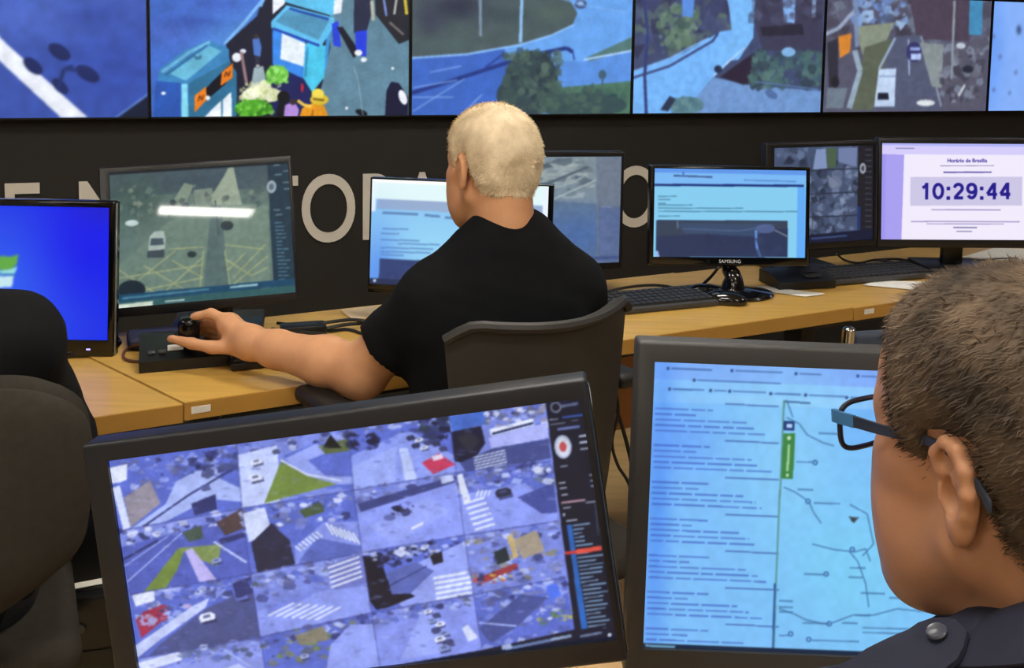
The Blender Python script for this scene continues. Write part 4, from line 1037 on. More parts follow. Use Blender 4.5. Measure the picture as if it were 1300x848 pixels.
def pic_map():
    Q = [(832, 458), (1219, 474), (1205, 836), (816, 822)]
    p = Pic(330, 300, Q, (124, 190, 248))
    p.poly([(832, 458), (1219, 474), (1218, 497), (832, 481)], (128, 170, 248)).poly([(832, 481), (1219, 497), (1217, 514), (831, 498)], (140, 198, 252)).poly([(832, 498), (1217, 514), (1217, 524), (831, 510)], (150, 206, 252))
    p.glow(880, 640, 60, 180, (126, 190, 250), .8).glow(1000, 580, 70, 130, (138, 204, 248), .8).glow(836, 640, 18, 240, (84, 146, 244), .8).glow(1090, 720, 100, 100, (126, 206, 246), .9).glow(860, 560, 50, 40, (104, 160, 250), .7)
    TX = (44, 76, 140)
    for x, y, L in ((854, 468, 52), (935, 471, 60), (1016, 475, 28), (1094, 478, 30), (887, 483, 106), (856, 494, 40), (908, 496, 16), (932, 497, 42), (984, 500, 34), (1028, 502, 46), (1080, 505, 40)):
        p.line([(x, y), (x + L, y + L * .04)], 2.0, TX, .62)
        p.ell(x - 4, y, 2.2, 2.2, (56, 84, 140))
    rg = random.Random(8)
    for b_ in range(8):
        y = 516 + b_ * 46.5
        xl = 832 - (y - 458) * .046
        p.line([(922, y - 3), (990, y)], 1.8, (60, 90, 160), .8)
        for q, (o, L) in enumerate(((2, 82), (9, 60), (16, 128), (23, 138), (30, 148))):
            x = xl + 4
            L = L * (0.9 + .15 * rg.random())
            while x < xl + L:
                wd = min(14 + 30 * rg.random(), xl + L - x + 1)
                p.line([(x, y + o + (x - xl) * .04), (x + wd, y + o + (x + wd - xl) * .04)], 2.1, (62, 94, 186), .72)
                x += wd + 3
    p.line([(997, 508), (988, 700), (983, 838)], 2.4, (92, 150, 150)).line([(985, 740), (982, 838)], 2.6, (50, 90, 160))
    p.poly([(996, 534), (1010, 535), (1010, 547), (996, 546)], (36, 62, 120)).rect(1000, 538, 1007, 543, (180, 210, 250)).poly([(996, 550), (1011, 550), (1008, 608), (993, 607)], (62, 132, 70)).line([(1003, 564), (1001, 598)], 3, (160, 206, 150)).ell(1003, 556, 2.6, 2.6, (190, 220, 180)).ell(1001, 603, 2, 2, (190, 220, 180)).line([(997, 510), (1030, 512)], 2.4, (70, 110, 160))
    RD = (64, 110, 160)
    for pts in ([(996, 618), (1010, 624), (1028, 636), (1034, 650), (1044, 664)], [(1000, 530), (1016, 538), (1026, 552), (1046, 562), (1060, 566)], [(1000, 508), (1008, 530)], [(990, 772), (1008, 778), (1024, 786), (1052, 792), (1084, 780), (1110, 780), (1140, 772), (1180, 776)], [(1080, 700), (1090, 712), (1100, 740), (1104, 770)], [(1080, 640), (1102, 652), (1110, 690), (1096, 705)], [(990, 806), (1006, 806)], [(1032, 690), (1060, 697), (1086, 700)], [(1086, 700), (1100, 696), (1106, 712)]):
        p.line(pts, 1.8, RD, .8)
    for x, y in ((1036, 587), (1027, 636), (1083, 697), (1050, 728), (1054, 791), (1005, 804), (1028, 811)):
        p.ell(x, y, 3.6, 3.6, (60, 110, 170)).ell(x, y, 1.8, 1.8, (120, 180, 230))
    for x, y, L in ((1012, 586, 20), (1040, 550, 26), (1014, 621, 20), (1034, 638, 34), (1022, 728, 26), (1080, 720, 20), (1078, 732, 18), (1094, 752, 30), (990, 762, 18), (990, 770, 18), (990, 776, 18), (1020, 790, 34), (1086, 780, 20), (1096, 796, 60), (1096, 802, 56), (1032, 812, 60), (1070, 790, 20), (1130, 758, 30)):
        p.line([(x, y), (x + L, y + L * .03)], 2.2, RD, .7)
    p.poly([(1078, 655), (1092, 656), (1085, 664)], (60, 70, 80), .8).ell(1084, 659, 3, 3, (60, 66, 76))
    p.poly([(816, 816), (1206, 830), (1206, 838), (815, 824)], (24, 40, 66)).line([(820, 819), (858, 821)], 3, (110, 160, 190))
    p.noise(.05, 12, 110)
    return p

monitor('gloss-black monitor with a plain deep blue screen at far left', (-1.0413, 1.97, 0.9014), 1.73, 3.54, -0.52, 0.4464, 0.2717, pic_blue(), (0.014, 0.012, 0.013, 0.034), (M_blkg, M_blk), led=0.185, trim=M_silver, base_at=(-0.93, 2.03), base_mat=M_blkg)
monitor('black monitor with a greenish street camera view behind the joystick', (-0.6733, 2.132, 0.956), 12.0, 11.9, 3.25, 0.3777, 0.2905, pic_street(), (0.022, 0.008, 0.014, 0.020), (M_blk, M_blk), stand='post', smat=S_gloss, base_at=(-0.66, 2.195))
monitor('monitor with a bright white web page in front of the white-haired man', (-0.1213, 2.26, 0.9362), -5.87, 2.47, -0.73, 0.4136, 0.2464, pic_white(), (0.004, 0.012, 0.004, 0.022), (M_blkg, M_blk), base_at=(-0.10, 2.33))
monitor('black monitor with a dim grey camera view behind the white-haired man', (0.118, 2.5, 0.9573), 20.0, 2.0, -1.0, 0.36, 0.279, pic_grey(), (0.012, 0.008, 0.014, 0.018), (M_blk, M_blk), stand='post', base_at=(0.09, 2.565))
monitor('monitor with a pale blue web page over a dark photo, on an oval stand', (0.5763, 2.56, 0.9486), 5.29, 5.48, -0.64, 0.4087, 0.2305, pic_web(), (0.011, 0.011, 0.009, 0.022), (M_blkg, M_blk), base_at=(0.59, 2.56), brand=('SAMSUNG', 0.013), base_mat=M_blkg)
monitor('dark monitor with a small mosaic of cameras beside the clock monitor', (0.8916, 2.78, 0.9705), 17.77, 2.68, 0.52, 0.3316, 0.2735, pic_cams(), (0.026, 0.012, 0.014, 0.020), (M_blk, M_blk), stand='post', base_at=(0.86, 2.89))
monitor('monitor with a lavender page showing the time 10:29:44', (1.308, 2.86, 0.9737), 1.16, 4.08, 0.41, 0.4525, 0.2815, pic_clock(), (0.012, 0.012, 0.018, 0.024), (M_blk, M_blk), stand='post', base_at=(1.33, 2.93))
# the two near monitors
monitor('large foreground monitor with a mosaic of sixteen traffic cameras', (-0.1317, 0.8497, 0.9208), -3.07, 4.65, 9.52, 0.4336, 0.216, pic_mosaic(), (0.022, 0.0075, 0.017, 0.020), (M_dkgrey, M_blk), deskz=0.72, stand='post', smat=S_front, base_at=(-0.13, 0.925), group='foreground monitors', trim=M_blkg)
monitor('large grey-framed foreground monitor with a web page and a map', (0.2894, 0.93, 0.924), 0.36, 5.01, -1.49, 0.3004, 0.2806, pic_map(), (0.017, 0.017, 0.020, 0.030), (M_grey, M_grey), deskz=0.72, stand='post', smat=S_front, base_at=(0.30, 1.0), group='foreground monitors')

# ------------------------------------------------------------------ people, grown as one smooth surface from blended volumes
class Vol:
    def __init__(s, lo, hi, h):
        s.h = h
        s.lo = np.asarray(lo, float)
        s.n = np.ceil((np.asarray(hi, float) - s.lo) / h).astype(int) + 1
        s.ax = [s.lo[i] + h * np.arange(s.n[i]) for i in range(3)]
        s.D = np.full(tuple(s.n), 1.0, np.float32)
    def copy(s):
        o = Vol.__new__(Vol)
        o.__dict__.update(s.__dict__)
        o.D = s.D.copy()
        return o
    def sub(s, lo, hi, m):
        a = np.clip(np.floor((np.asarray(lo) - m - s.lo) / s.h).astype(int), 0, s.n)
        b = np.clip(np.ceil((np.asarray(hi) + m - s.lo) / s.h).astype(int) + 1, 0, s.n)
        if (a >= b).any():
            return None, None
        sl = tuple(slice(a[i], b[i]) for i in range(3))
        X = np.stack(np.meshgrid(*[s.ax[i][sl[i]] for i in range(3)], indexing='ij'), -1).astype(np.float32)
        return sl, X
    def put(s, fn, lo, hi, k, cut=False):
        sl, X = s.sub(lo, hi, k + 4 * s.h + 0.02)
        if sl is None:
            return s
        d = fn(X)
        A = s.D[sl]
        if cut:
            h = np.maximum(k - np.abs(A + d), 0) / max(k, 1e-6)
            s.D[sl] = np.maximum(A, -d) + h * h * k / 4
        else:
            h = np.maximum(k - np.abs(A - d), 0) / max(k, 1e-6)
            s.D[sl] = np.minimum(A, d) - h * h * k / 4
        return s
    def ell(s, c, r, k=0.02, R=None, cut=False):
        c, r = np.asarray(c, np.float32), np.broadcast_to(np.asarray(r, np.float32), (3,))
        R_ = None if R is None else np.asarray(R, np.float32)
        def fn(X):
            q = X - c
            if R_ is not None:
                q = q @ R_
            k0 = np.sqrt(((q / r) ** 2).sum(-1))
            k1 = np.sqrt(((q / (r * r)) ** 2).sum(-1)) + 1e-9
            return k0 * (k0 - 1) / k1
        m = r if R is None else np.full(3, r.max())
        return s.put(fn, c - m, c + m, k, cut)
    def cap(s, a, b, ra, rb=None, k=0.02, cut=False, flat=False):
        a, b = np.asarray(a, np.float32), np.asarray(b, np.float32)
        rb = ra if rb is None else rb
        ab = b - a
        L2 = float(ab @ ab) + 1e-9
        def fn(X):
            q = X - a
            t = np.clip((q @ ab) / L2, 0, 1)
            d = np.sqrt(((q - t[..., None] * ab) ** 2).sum(-1)) - (ra + (rb - ra) * t)
            if flat:
                d = np.maximum(d, (q @ ab) / math.sqrt(L2) - math.sqrt(L2))
            return d
        m = max(ra, rb)
        return s.put(fn, np.minimum(a, b) - m, np.maximum(a, b) + m, k, cut)
    def chain(s, pts, rs, k=0.01):
        for i in range(len(pts) - 1):
            s.cap(pts[i], pts[i + 1], rs[i], rs[i + 1], k)
        return s
    def grid(s):
        return np.stack(np.meshgrid(*s.ax, indexing='ij'), -1).astype(np.float32)
    def mesh(s, relax=1):
        D = np.pad(s.D, 1, constant_values=0.02)
        neg = D < 0
        n = np.array(D.shape) - 1
        acc = np.zeros((*n, 3), np.float32)
        cnt = np.zeros(tuple(n), np.float32)
        cor = [(i, j, k) for i in (0, 1) for j in (0, 1) for k in (0, 1)]
        def at(A, c):
            return A[c[0]:c[0] + n[0], c[1]:c[1] + n[1], c[2]:c[2] + n[2]]
        for c in cor:
            for ax in range(3):
                if c[ax] == 0:
                    e = list(c)
                    e[ax] = 1
                    d0, d1 = at(D, c), at(D, e)
                    m = (d0 < 0) != (d1 < 0)
                    t = np.where(m, d0 / np.where(m, d0 - d1, 1), 0)
                    for q in range(3):
                        acc[..., q] += np.where(m, (t if q == ax else c[q]), 0)
                    cnt += m
        act = cnt > 0
        idx = np.full(tuple(n), -1, np.int64)
        idx[act] = np.arange(act.sum())
        cell = np.argwhere(act)
        V = (cell + acc[act] / cnt[act][:, None] - 1) * s.h + s.lo
        F = []
        for ax in range(3):
            a1, a2 = [(1, 2), (2, 0), (0, 1)][ax]
            sl0 = [slice(1, -1)] * 3
            sl0[ax] = slice(0, -1)
            sl1 = list(sl0)
            sl1[ax] = slice(1, None)
            n0, n1 = neg[tuple(sl0)], neg[tuple(sl1)]
            for flip in (False, True):
                w = np.argwhere((~n0 & n1) if flip else (n0 & ~n1))
                if len(w) == 0:
                    continue
                g = w.copy()
                for q in range(3):
                    if q != ax:
                        g[:, q] += 1
                def ci(o1, o2):
                    z = g.copy()
                    z[:, a1] += o1
                    z[:, a2] += o2
                    return idx[z[:, 0], z[:, 1], z[:, 2]]
                q4 = np.stack([ci(-1, -1), ci(0, -1), ci(0, 0), ci(-1, 0)], 1)
                F.append(q4[:, ::-1] if flip else q4)
        F = np.concatenate(F)
        F = F[(F >= 0).all(1)]
        for _ in range(relax):
            S = np.zeros_like(V)
            N = np.zeros(len(V))
            for a in range(4):
                b = (a + 1) % 4
                np.add.at(S, F[:, a], V[F[:, b]])
                np.add.at(N, F[:, a], 1)
                np.add.at(S, F[:, b], V[F[:, a]])
                np.add.at(N, F[:, b], 1)
            V = V * 0.5 + 0.5 * S / np.maximum(N, 1)[:, None]
        return V, F

def vnoise(X, sc, seed):
    """cheap smooth noise from sines"""
    rg = np.random.RandomState(seed)
    o = np.zeros(X.shape[:-1])
    for _ in range(7):
        w = rg.randn(3) * sc
        o += np.sin(X @ w + rg.rand() * 6.28)
    return o / 7
def join(parts):
    V, F, o = [], [], 0
    for v, f in parts:
        V.append(v)
        F.append(np.asarray(f) + o)
        o += len(v)
    return np.concatenate(V), np.concatenate(F)

def head_vol(h, narrow=1.0, jowl=0.0, fine_ears=None):
    """head in its own frame: x right, y to the face, z up, origin between the ears"""
    v = Vol((-0.115, -0.13, -0.165), (0.115, 0.15, 0.155), h)
    n = narrow
    v.ell((0, -0.006, 0.048), (0.077 * n, 0.100, 0.084), .0)
    v.ell((0, -0.045, 0.018), (0.066 * n, 0.058, 0.062), .03)                # occiput
    v.ell((0, 0.034, 0.05), (0.066 * n, 0.066, 0.066), .03)                  # forehead
    v.ell((0, 0.040, -0.030), (0.060 * n, 0.056, 0.074), .03)                # face
    for s in (-1, 1):
        v.cap((s * 0.056 * n, -0.004, -0.045), (s * 0.030, 0.070, -0.094), 0.019 + jowl, 0.018 + jowl, .025)   # jaw
        v.ell((s * 0.040, 0.058, -0.028), (0.028, 0.036, 0.036 + jowl), .025)            # cheek
        v.ell((s * 0.036, 0.050, -0.066), (0.030, 0.034, 0.034 + jowl), .03)
        v.ell((s * 0.052, 0.040, -0.002), (0.020, 0.034, 0.016), .02)         # cheekbone
        v.cap((s * 0.008, 0.094, 0.030), (s * 0.046, 0.076, 0.030), 0.009, 0.009, .02)   # brow
    v.ell((0, 0.082, -0.098), (0.026, 0.022, 0.020), .025)                    # chin
    v.ell((0, 0.088, -0.062), (0.030, 0.018, 0.024), .02)                     # mouth mound
    for s in (-1, 1):
        v.ell((s * 0.032, 0.101, 0.010), (0.018, 0.014, 0.013), .012, cut=True)
        v.ell((s * 0.032, 0.082, 0.009), (0.0135, 0.0125, 0.0120), .004)      # eyeball under the lid
        v.cap((s * 0.018, 0.0915, 0.0155), (s * 0.044, 0.0865, 0.0150), 0.003, 0.003, .005)
    v.cap((0, 0.093, 0.020), (0, 0.112, -0.022), 0.0085, 0.011, .014)         # nose
    v.ell((0, 0.112, -0.026), (0.012, 0.011, 0.009), .01)
    for s in (-1, 1):
        v.ell((s * 0.011, 0.104, -0.029), (0.008, 0.010, 0.007), .008)
        v.ell((s * 0.0065, 0.1065, -0.036), (0.003, 0.004, 0.003), .003, cut=True)
    v.cap((-0.018, 0.101, -0.059), (0.018, 0.101, -0.059), 0.0050, 0.0050, .006)
    v.cap((-0.015, 0.1005, -0.070), (0.015, 0.1005, -0.070), 0.0060, 0.0060, .006)
    v.cap((-0.020, 0.1075, -0.0645), (0.020, 0.1075, -0.0645), 0.0022, 0.0022, .003, cut=True)
    v.cap((0, -0.030, -0.03), (0, -0.042, -0.15), 0.058, 0.058, .03)          # neck
    v.cap((0, 0.0, -0.075), (0, -0.010, -0.15), 0.042, 0.044, .03)
    if not fine_ears:
        ears(v)
    return v
def ears(v, sides=(-1, 1)):
    for s in sides:
        A = ry(s * -4) @ rz(s * 10) @ rx(-12) * 0.9           # flap turned out and leaning back
        o = np.array([s * 0.0735, -0.010, -0.002])
        P = lambda x, y, z: o + A @ np.array([s * x, y, z])
        v.ell(P(0.006, -0.008, 0.002), (0.0055, 0.0175, 0.029), .006, R=A)
        rim = [P(0.011, 0.006, 0.012), P(0.012, 0.004, 0.024), P(0.012, -0.008, 0.031), P(0.013, -0.020, 0.026), P(0.013, -0.0265, 0.012), P(0.012, -0.0255, -0.004), P(0.010, -0.019, -0.018), P(0.008, -0.010, -0.027)]
        v.chain(rim, [0.003, 0.0042, 0.0045, 0.0045, 0.0045, 0.0045, 0.0045, 0.005], .004)
        v.ell(P(0.008, -0.006, -0.029), (0.0050, 0.0085, 0.0095), .006, R=A)   # lobe
        v.chain([P(0.010, -0.014, 0.018), P(0.011, -0.017, 0.006), P(0.010, -0.013, -0.010)], [0.003, 0.0034, 0.003], .004)
        v.ell(P(0.008, 0.004, -0.006), (0.005, 0.004, 0.007), .004, R=A)       # tragus
        v.ell(P(0.012, -0.005, -0.006), (0.0085, 0.0085, 0.0115), .003, R=A, cut=True)
        v.ell(P(0.012, -0.010, 0.020), (0.0035, 0.0065, 0.0065), .003, R=A, cut=True)
def hair_vol(hv, mask, thick, seed, rough=0.0016, sc=90):
    X = hv.grid()
    H = hv.copy()
    no_ear = head_only(hv)
    d = no_ear.D - thick + rough * vnoise(X, sc, seed).astype(np.float32) + rough * 0.7 * vnoise(X, sc * 2.3, seed + 1).astype(np.float32)
    m = mask(X) + 0.004 * vnoise(X, 120, seed + 2) + 0.003 * vnoise(X, 300, seed + 3)
    # taper the hair towards its edge
    d = d + np.clip(0.026 + m, 0, 0.026) * thick / 0.024
    H.D = np.maximum(d, m).astype(np.float32)
    return H
def head_only(hv):
    o = Vol(hv.lo, hv.lo + (hv.n - 1) * hv.h, hv.h)
    o.n, o.ax = hv.n, hv.ax
    o.D = np.full(tuple(hv.n), 1.0, np.float32)
    o.ell((0, -0.006, 0.048), (0.077, 0.100, 0.084), .0)
    o.ell((0, -0.045, 0.018), (0.066, 0.058, 0.062), .03)
    o.ell((0, 0.034, 0.05), (0.066, 0.066, 0.066), .03)
    o.ell((0, 0.040, -0.030), (0.060, 0.056, 0.074), .03)
    o.cap((0, -0.030, -0.03), (0, -0.052, -0.20), 0.058, 0.062, .03)
    return o
def mask_profile(pts):
    """hair where z is above a curve z(y) given by (y, z) points"""
    ys, zs = zip(*pts)
    def f(X):
        return (np.interp(X[..., 1], ys, zs) - X[..., 2]).astype(np.float32)
    return f
def strands(V, F, n, length, width, flow, seed, lift=0.35):
    """short tapered hairs rooted on a hair surface"""
    rg = np.random.RandomState(seed)
    a, b, c = V[F[:, 0]], V[F[:, 1]], V[F[:, 2]]
    N = np.cross(b - a, c - a)
    ar = np.linalg.norm(N, axis=1)
    N /= ar[:, None] + 1e-12
    i = rg.choice(len(F), n, p=ar / ar.sum())
    u, w = rg.rand(n, 1), rg.rand(n, 1)
    sw = u + w > 1
    u, w = np.where(sw, 1 - u, u), np.where(sw, 1 - w, w)
    p = a[i] + u * (b[i] - a[i]) + w * (c[i] - a[i])
    nn = N[i]
    fl = flow(p)
    fl = fl - nn * (fl * nn).sum(1)[:, None]
    fl /= np.linalg.norm(fl, axis=1)[:, None] + 1e-9
    d = fl + nn * lift + 0.30 * rg.randn(n, 3)
    d /= np.linalg.norm(d, axis=1)[:, None]
    s = np.cross(nn, d)
    s /= np.linalg.norm(s, axis=1)[:, None] + 1e-9
    L = length * (0.6 + 0.8 * rg.rand(n, 1))
    wd = width * (0.7 + 0.6 * rg.rand(n, 1))
    p0 = p - nn * 0.0012
    mid = p + d * L * 0.55 
    tip = p + d * L - nn * L * 0.12
    vs = np.stack([p0 - s * wd, p0 + s * wd, mid + s * wd * 0.7, mid - s * wd * 0.7, tip], 1).reshape(-1, 3)
    o = np.arange(n)[:, None] * 5
    quads = (o + np.array([[0, 1, 2, 3]])).tolist()
    tris = (o + np.array([[3, 2, 4]])).tolist()
    return vs, quads, tris

def skin_mat(name, rgb, rgb2):
    return mat(name, rgb, 0.5, var=0.03, scale=22, rgb2=rgb2, bump=0.06, bscale=420, spec=0.35, sss=0.0)

def body(frame_pos, yaw, spec):
    """torso, arms and legs in the person's frame: x right, y forward, z up, origin on the floor"""
    R = rz(yaw)
    T = lambda P: np.asarray(P) @ R.T + np.array([frame_pos[0], frame_pos[1], 0])
    inv = lambda p: (np.asarray(p, float) - np.array([frame_pos[0], frame_pos[1], 0])) @ R
    return R, T, inv

def torso_prims(v, g):
    z = g['sh']                                    # height of the shoulder joints
    w = g.get('w', 0.165)
    b = g.get('belly', 0.0)
    ln_ = g.get('lean', 0.0)
    v.ell((0, -0.01, 0.55), (0.175, 0.13, 0.12), 0)
    v.ell((0, 0.015 + b * .5, (z - .28)), (0.165, 0.125 + b, 0.17), .06)
    v.ell((0, 0.005 + ln_ * .6, z - 0.11), (0.168, 0.115, 0.15), .06)
    v.ell((0, -0.03 + ln_, z - 0.06), (0.155, 0.085, 0.10), .05)
    v.ell((0, -0.036 + ln_, z - 0.01), (0.115, 0.072, 0.095 + g.get('nk', .07) * .35), .05)
    for s in (-1, 1):
        v.cap((s * 0.03, -0.02 + ln_, z + g.get('nk', .07)), (s * w, -0.005 + ln_, z + 0.004), 0.044, 0.050, .05)
        v.ell((s * (w + 0.008), ln_, z - 0.012), (0.054, 0.058, 0.064), .04)
def legs_prims(v, g):
    for s in (-1, 1):
        v.cap((s * 0.09, 0.0, 0.53), (s * 0.12, 0.40, 0.52), 0.088, 0.064, .04)
        v.cap((s * 0.12, 0.40, 0.52), (s * 0.12, 0.43, 0.10), 0.060, 0.045, .04)
def place_head(V, center, yaw, pitch, roll, scale=1.0):
    A = rz(yaw) @ rx(-pitch) @ ry(roll)
    return (np.asarray(V) * scale) @ A.T + np.asarray(center), A

M_shoe = mat('shoe_black_leather', (22, 20, 20), 0.4, var=0.06)
def person(name_label, pos, yaw, head_c, head_rot, g, hair, skin, shirt_m, trouser_m, hh, armL, armR, sleeveL, sleeveR, body_h=0.008, hands=None, fine_arm=None, folds=0.0035, neck_r=0.066, head_kw={}, hscale=1.0, extra_collar=None):
    R, T, inv = body(pos, yaw, g)
    base = np.array([pos[0], pos[1], 0.0])
    hv = head_vol(hh, **head_kw)
    Vh, Fh = hv.mesh(1)
    if head_kw.get('fine_ears'):
        es = []
        for s in (-1, 1):
            ev = Vol((s * 0.085 - 0.025, -0.055, -0.055), (s * 0.085 + 0.025, 0.03, 0.05), head_kw['fine_ears'])
            ears(ev, (s,))
            es.append(ev.mesh(1))
        Vh, Fh = join([(Vh, Fh)] + es)
    Vw, A = place_head(Vh, head_c, *head_rot, hscale)
    parts = [(Vw, Fh)]
    hl = inv(head_c)
    sh = g['sh']
    lo, hi = (-0.36, -0.24, -0.01), (0.36, 0.60, sh + 0.20)
    # inner torso with neck and both arms
    tv = Vol(lo, hi, body_h)
    torso_prims(tv, g)
    tors = tv.copy()
    nb = np.array([0, -0.015 + g.get('lean', 0), sh + g.get('nk', .07) - 0.015])
    nt = inv(np.asarray(head_c) + A @ np.array([0, -0.04, -0.10]) * hscale)
    tv.cap(nb, nt, 0.060 * hscale, 0.055 * hscale, .04)
    for arm in (armL, armR):
        if arm:
            q = [inv(a) for a in arm['pts']]
            tv.chain(q[:2], arm['r'][:2], .03)
            if not arm.get('fine'):
                tv.chain(q[1:], arm['r'][1:], .02)
    legs_prims(tv, g)
    core = tv.copy()
    core.D = core.D + 0.012
    Vc, Fc = core.mesh(1)
    parts.append((T(Vc), Fc))
    for arm in (armL, armR):
        if arm and arm.get('fine'):
            q = np.array([np.asarray(a, float) for a in arm['all']])
            fv = Vol(q.min(0) - 0.07, q.max(0) + 0.07, arm['fine'])
            arm['fill'](fv)
            parts.append(fv.mesh(2))
    V, F = join(parts)
    body_o = link_mesh('person', V, F, skin, None, True, tuple(base), sharp=0)
    tag(body_o, name_label, 'person')
    # hair
    if hair:
        H = hair_vol(hv, hair['mask'], hair['thick'], hair['seed'], hair.get('rough', .0016), hair.get('sc', 90))
        Vq, Fq = H.mesh(1)
        Vq2, _ = place_head(Vq, head_c, *head_rot, hscale)
        faces = Fq.tolist()
        vs = Vq2
        if hair.get('n'):
            sv_, qd, tr = strands(Vq, Fq, hair['n'], hair['len'], hair['wid'], hair['flow'], hair['seed'])
            keep = np.ones(len(sv_), bool)
            o = len(vs)
            vs = np.concatenate([vs, place_head(sv_, head_c, *head_rot, hscale)[0]])
            faces = faces + [[i + o for i in q] for q in qd] + [[i + o for i in q] for q in tr]
        link_mesh('hair', vs, faces, hair['mat'], body_o, True, sharp=0)
    # shirt: the torso a little larger, with flat sleeve ends and a neck opening
    sv = tors
    for arm, sl in ((armL, sleeveL), (armR, sleeveR)):
        if arm:
            a, b, c = (inv(q) for q in arm['pts'][:3])
            if sl <= 1:
                e = a + (b - a) * sl
                sv.cap(a, e, arm['r'][0] + 0.002, arm['r'][1] + 0.010, .03, flat=True)
            else:
                sv.cap(a, b, arm['r'][0] + 0.002, arm['r'][1] + 0.006, .03)
                e = b + (c - b) * (sl - 1)
                sv.cap(b, e, arm['r'][1] + 0.006, arm['r'][2] + 0.006, .03, flat=True)
    X = sv.grid()
    sv.D = sv.D - 0.009
    w1 = vnoise(X * np.array([1, 1, .6], np.float32), 26, 5) * folds + vnoise(X * np.array([1.0, 1.0, 2.2], np.float32), 34, 6) * folds * .6
    sv.D = (sv.D + w1).astype(np.float32)
    ax = nt - nb
    n_ = ax / np.linalg.norm(ax)
    sv.cap(nb - n_ * 0.03, nb + n_ * g.get('open', 0.022), neck_r + 0.010, neck_r, .012, flat=True)
    sv.D = np.maximum(sv.D, (0.50 - X[..., 2])).astype(np.float32)
    Vs, Fs = sv.mesh(1)
    shirt = link_mesh('shirt', T(Vs), Fs, shirt_m, body_o, True, sharp=0)
    # neckband
    m = MB()
    n_ = ax / np.linalg.norm(ax)
    e1 = np.cross(n_, [0, 1., 0]); e1 /= np.linalg.norm(e1)
    e2 = np.cross(n_, e1)
    # trousers
    lv = Vol(lo, (0.36, 0.60, 0.66), body_h)
    lv.ell((0, -0.01, 0.54), (0.165, 0.125, 0.11), 0)
    legs_prims(lv, g)
    XX = lv.grid()
    lv.D = (lv.D - 0.004 + vnoise(XX, 30, 9) * 0.003).astype(np.float32)
    lv.D = np.maximum(lv.D, 0.10 - XX[..., 2]).astype(np.float32)
    Vl, Fl = lv.mesh(1)
    link_mesh('trousers', T(Vl), Fl, trouser_m, body_o, True, sharp=0)
    for s in (-1, 1):
        m = Vol((s * 0.12 - 0.08, 0.32, -0.01), (s * 0.12 + 0.08, 0.66, 0.16), 0.008)
        m.cap((s * 0.12, 0.41, 0.045), (s * 0.125, 0.58, 0.036), 0.044, 0.036, .02)
        m.cap((s * 0.12, 0.43, 0.11), (s * 0.12, 0.43, 0.05), 0.045, 0.042, .02)
        m.D = np.maximum(m.D, 0.003 - m.grid()[..., 2]).astype(np.float32)
        Vv, Fv = m.mesh(1)
        link_mesh('shoe', T(Vv), Fv, M_shoe, body_o, True, sharp=0)
    return body_o, shirt, A, T, inv, nb, nt

# --- the white-haired operator
SK1 = skin_mat('skin_light', (194, 140, 100), (204, 150, 110))
M_tee = mat('tshirt_black_cotton', (17, 18, 21), 0.9, var=0.12, scale=40, bump=0.25, bscale=900, spec=0.15)
M_trs = mat('trousers_dark', (30, 32, 40), 0.9, var=0.1, scale=40)
M_whair = mat('hair_white', (206, 184, 146), 0.75, var=0.05, scale=30, rgb2=(240, 224, 194), spec=0.2)
P1 = (-0.012, 1.735)
Y1 = 29
sL = np.array([P1[0], P1[1], 0]) + rz(Y1) @ np.array([-0.128, 0.0, 0.93])
sR = np.array([P1[0], P1[1], 0]) + rz(Y1) @ np.array([0.130, 0.0, 0.93])
elb = atY(458, 470, 1.74)
wri = atY(318, 435, 1.865)
HB = [atY(318, 435, 1.865), atY(300, 428, 1.885), atY(278, 420, 1.90)]
KN_i, KN_t = atY(284, 404, 1.905), atY(292, 440, 1.872)
idx_f = [atY(288, 408, 1.905), atY(268, 398, 1.915), atY(246, 402, 1.920)]
thb_f = [atY(300, 440, 1.872), atY(270, 441, 1.880), atY(243, 436, 1.890), atY(217, 430, 1.900)]
mid_f = [atY(284, 412, 1.925), atY(262, 408, 1.945), atY(248, 416, 1.955), atY(246, 426, 1.950)]
rng_f = [atY(286, 420, 1.94), atY(264, 416, 1.965), atY(248, 424, 1.97), atY(246, 434, 1.962)]
pky_f = [atY(290, 428, 1.95), atY(270, 426, 1.978), atY(256, 432, 1.982), atY(254, 440, 1.975)]
def fill_left(v):
    up = elb + (sL - elb) * 0.75
    v.chain([up, elb], [0.050, 0.046], .02)
    v.ell(elb + np.array([0.004, -0.004, -0.006]), 0.043, .02)
    mid = elb + (wri - elb) * 0.30
    v.chain([elb, mid, elb + (wri - elb) * .75, wri], [0.043, 0.045, 0.034, 0.0285], .02)
    # palm: a flat wedge from the wrist to the knuckles
    v.cap(wri, atY(292, 412, 1.905), 0.026, 0.020, .02)
    v.cap(wri, atY(294, 426, 1.93), 0.026, 0.020, .02)
    v.cap(wri, atY(302, 436, 1.89), 0.026, 0.020, .02)
    v.cap(atY(290, 412, 1.905), atY(292, 428, 1.945), 0.019, 0.018, .02)
    v.chain(idx_f, [0.0125, 0.0105, 0.0085], .006)
    v.chain(mid_f, [0.0125, 0.0105, 0.0095, 0.0085], .004)
    v.chain(rng_f, [0.0120, 0.0100, 0.0090, 0.0080], .004)
    v.chain(pky_f, [0.0105, 0.0090, 0.0080, 0.0070], .004)
    v.chain(thb_f, [0.0165, 0.0125, 0.0105, 0.0085], .008)
aL = dict(pts=[sL, elb, wri], r=[0.049, 0.042, 0.030], fine=0.0042, all=[elb + (sL - elb) * .75, elb, wri] + idx_f + thb_f + mid_f + pky_f, fill=fill_left)
rE = np.array([P1[0], P1[1], 0]) + rz(Y1) @ np.array([0.235, 0.10, 0.775])
rW = np.array([P1[0], P1[1], 0]) + rz(Y1) @ np.array([0.13, 0.32, 0.79])
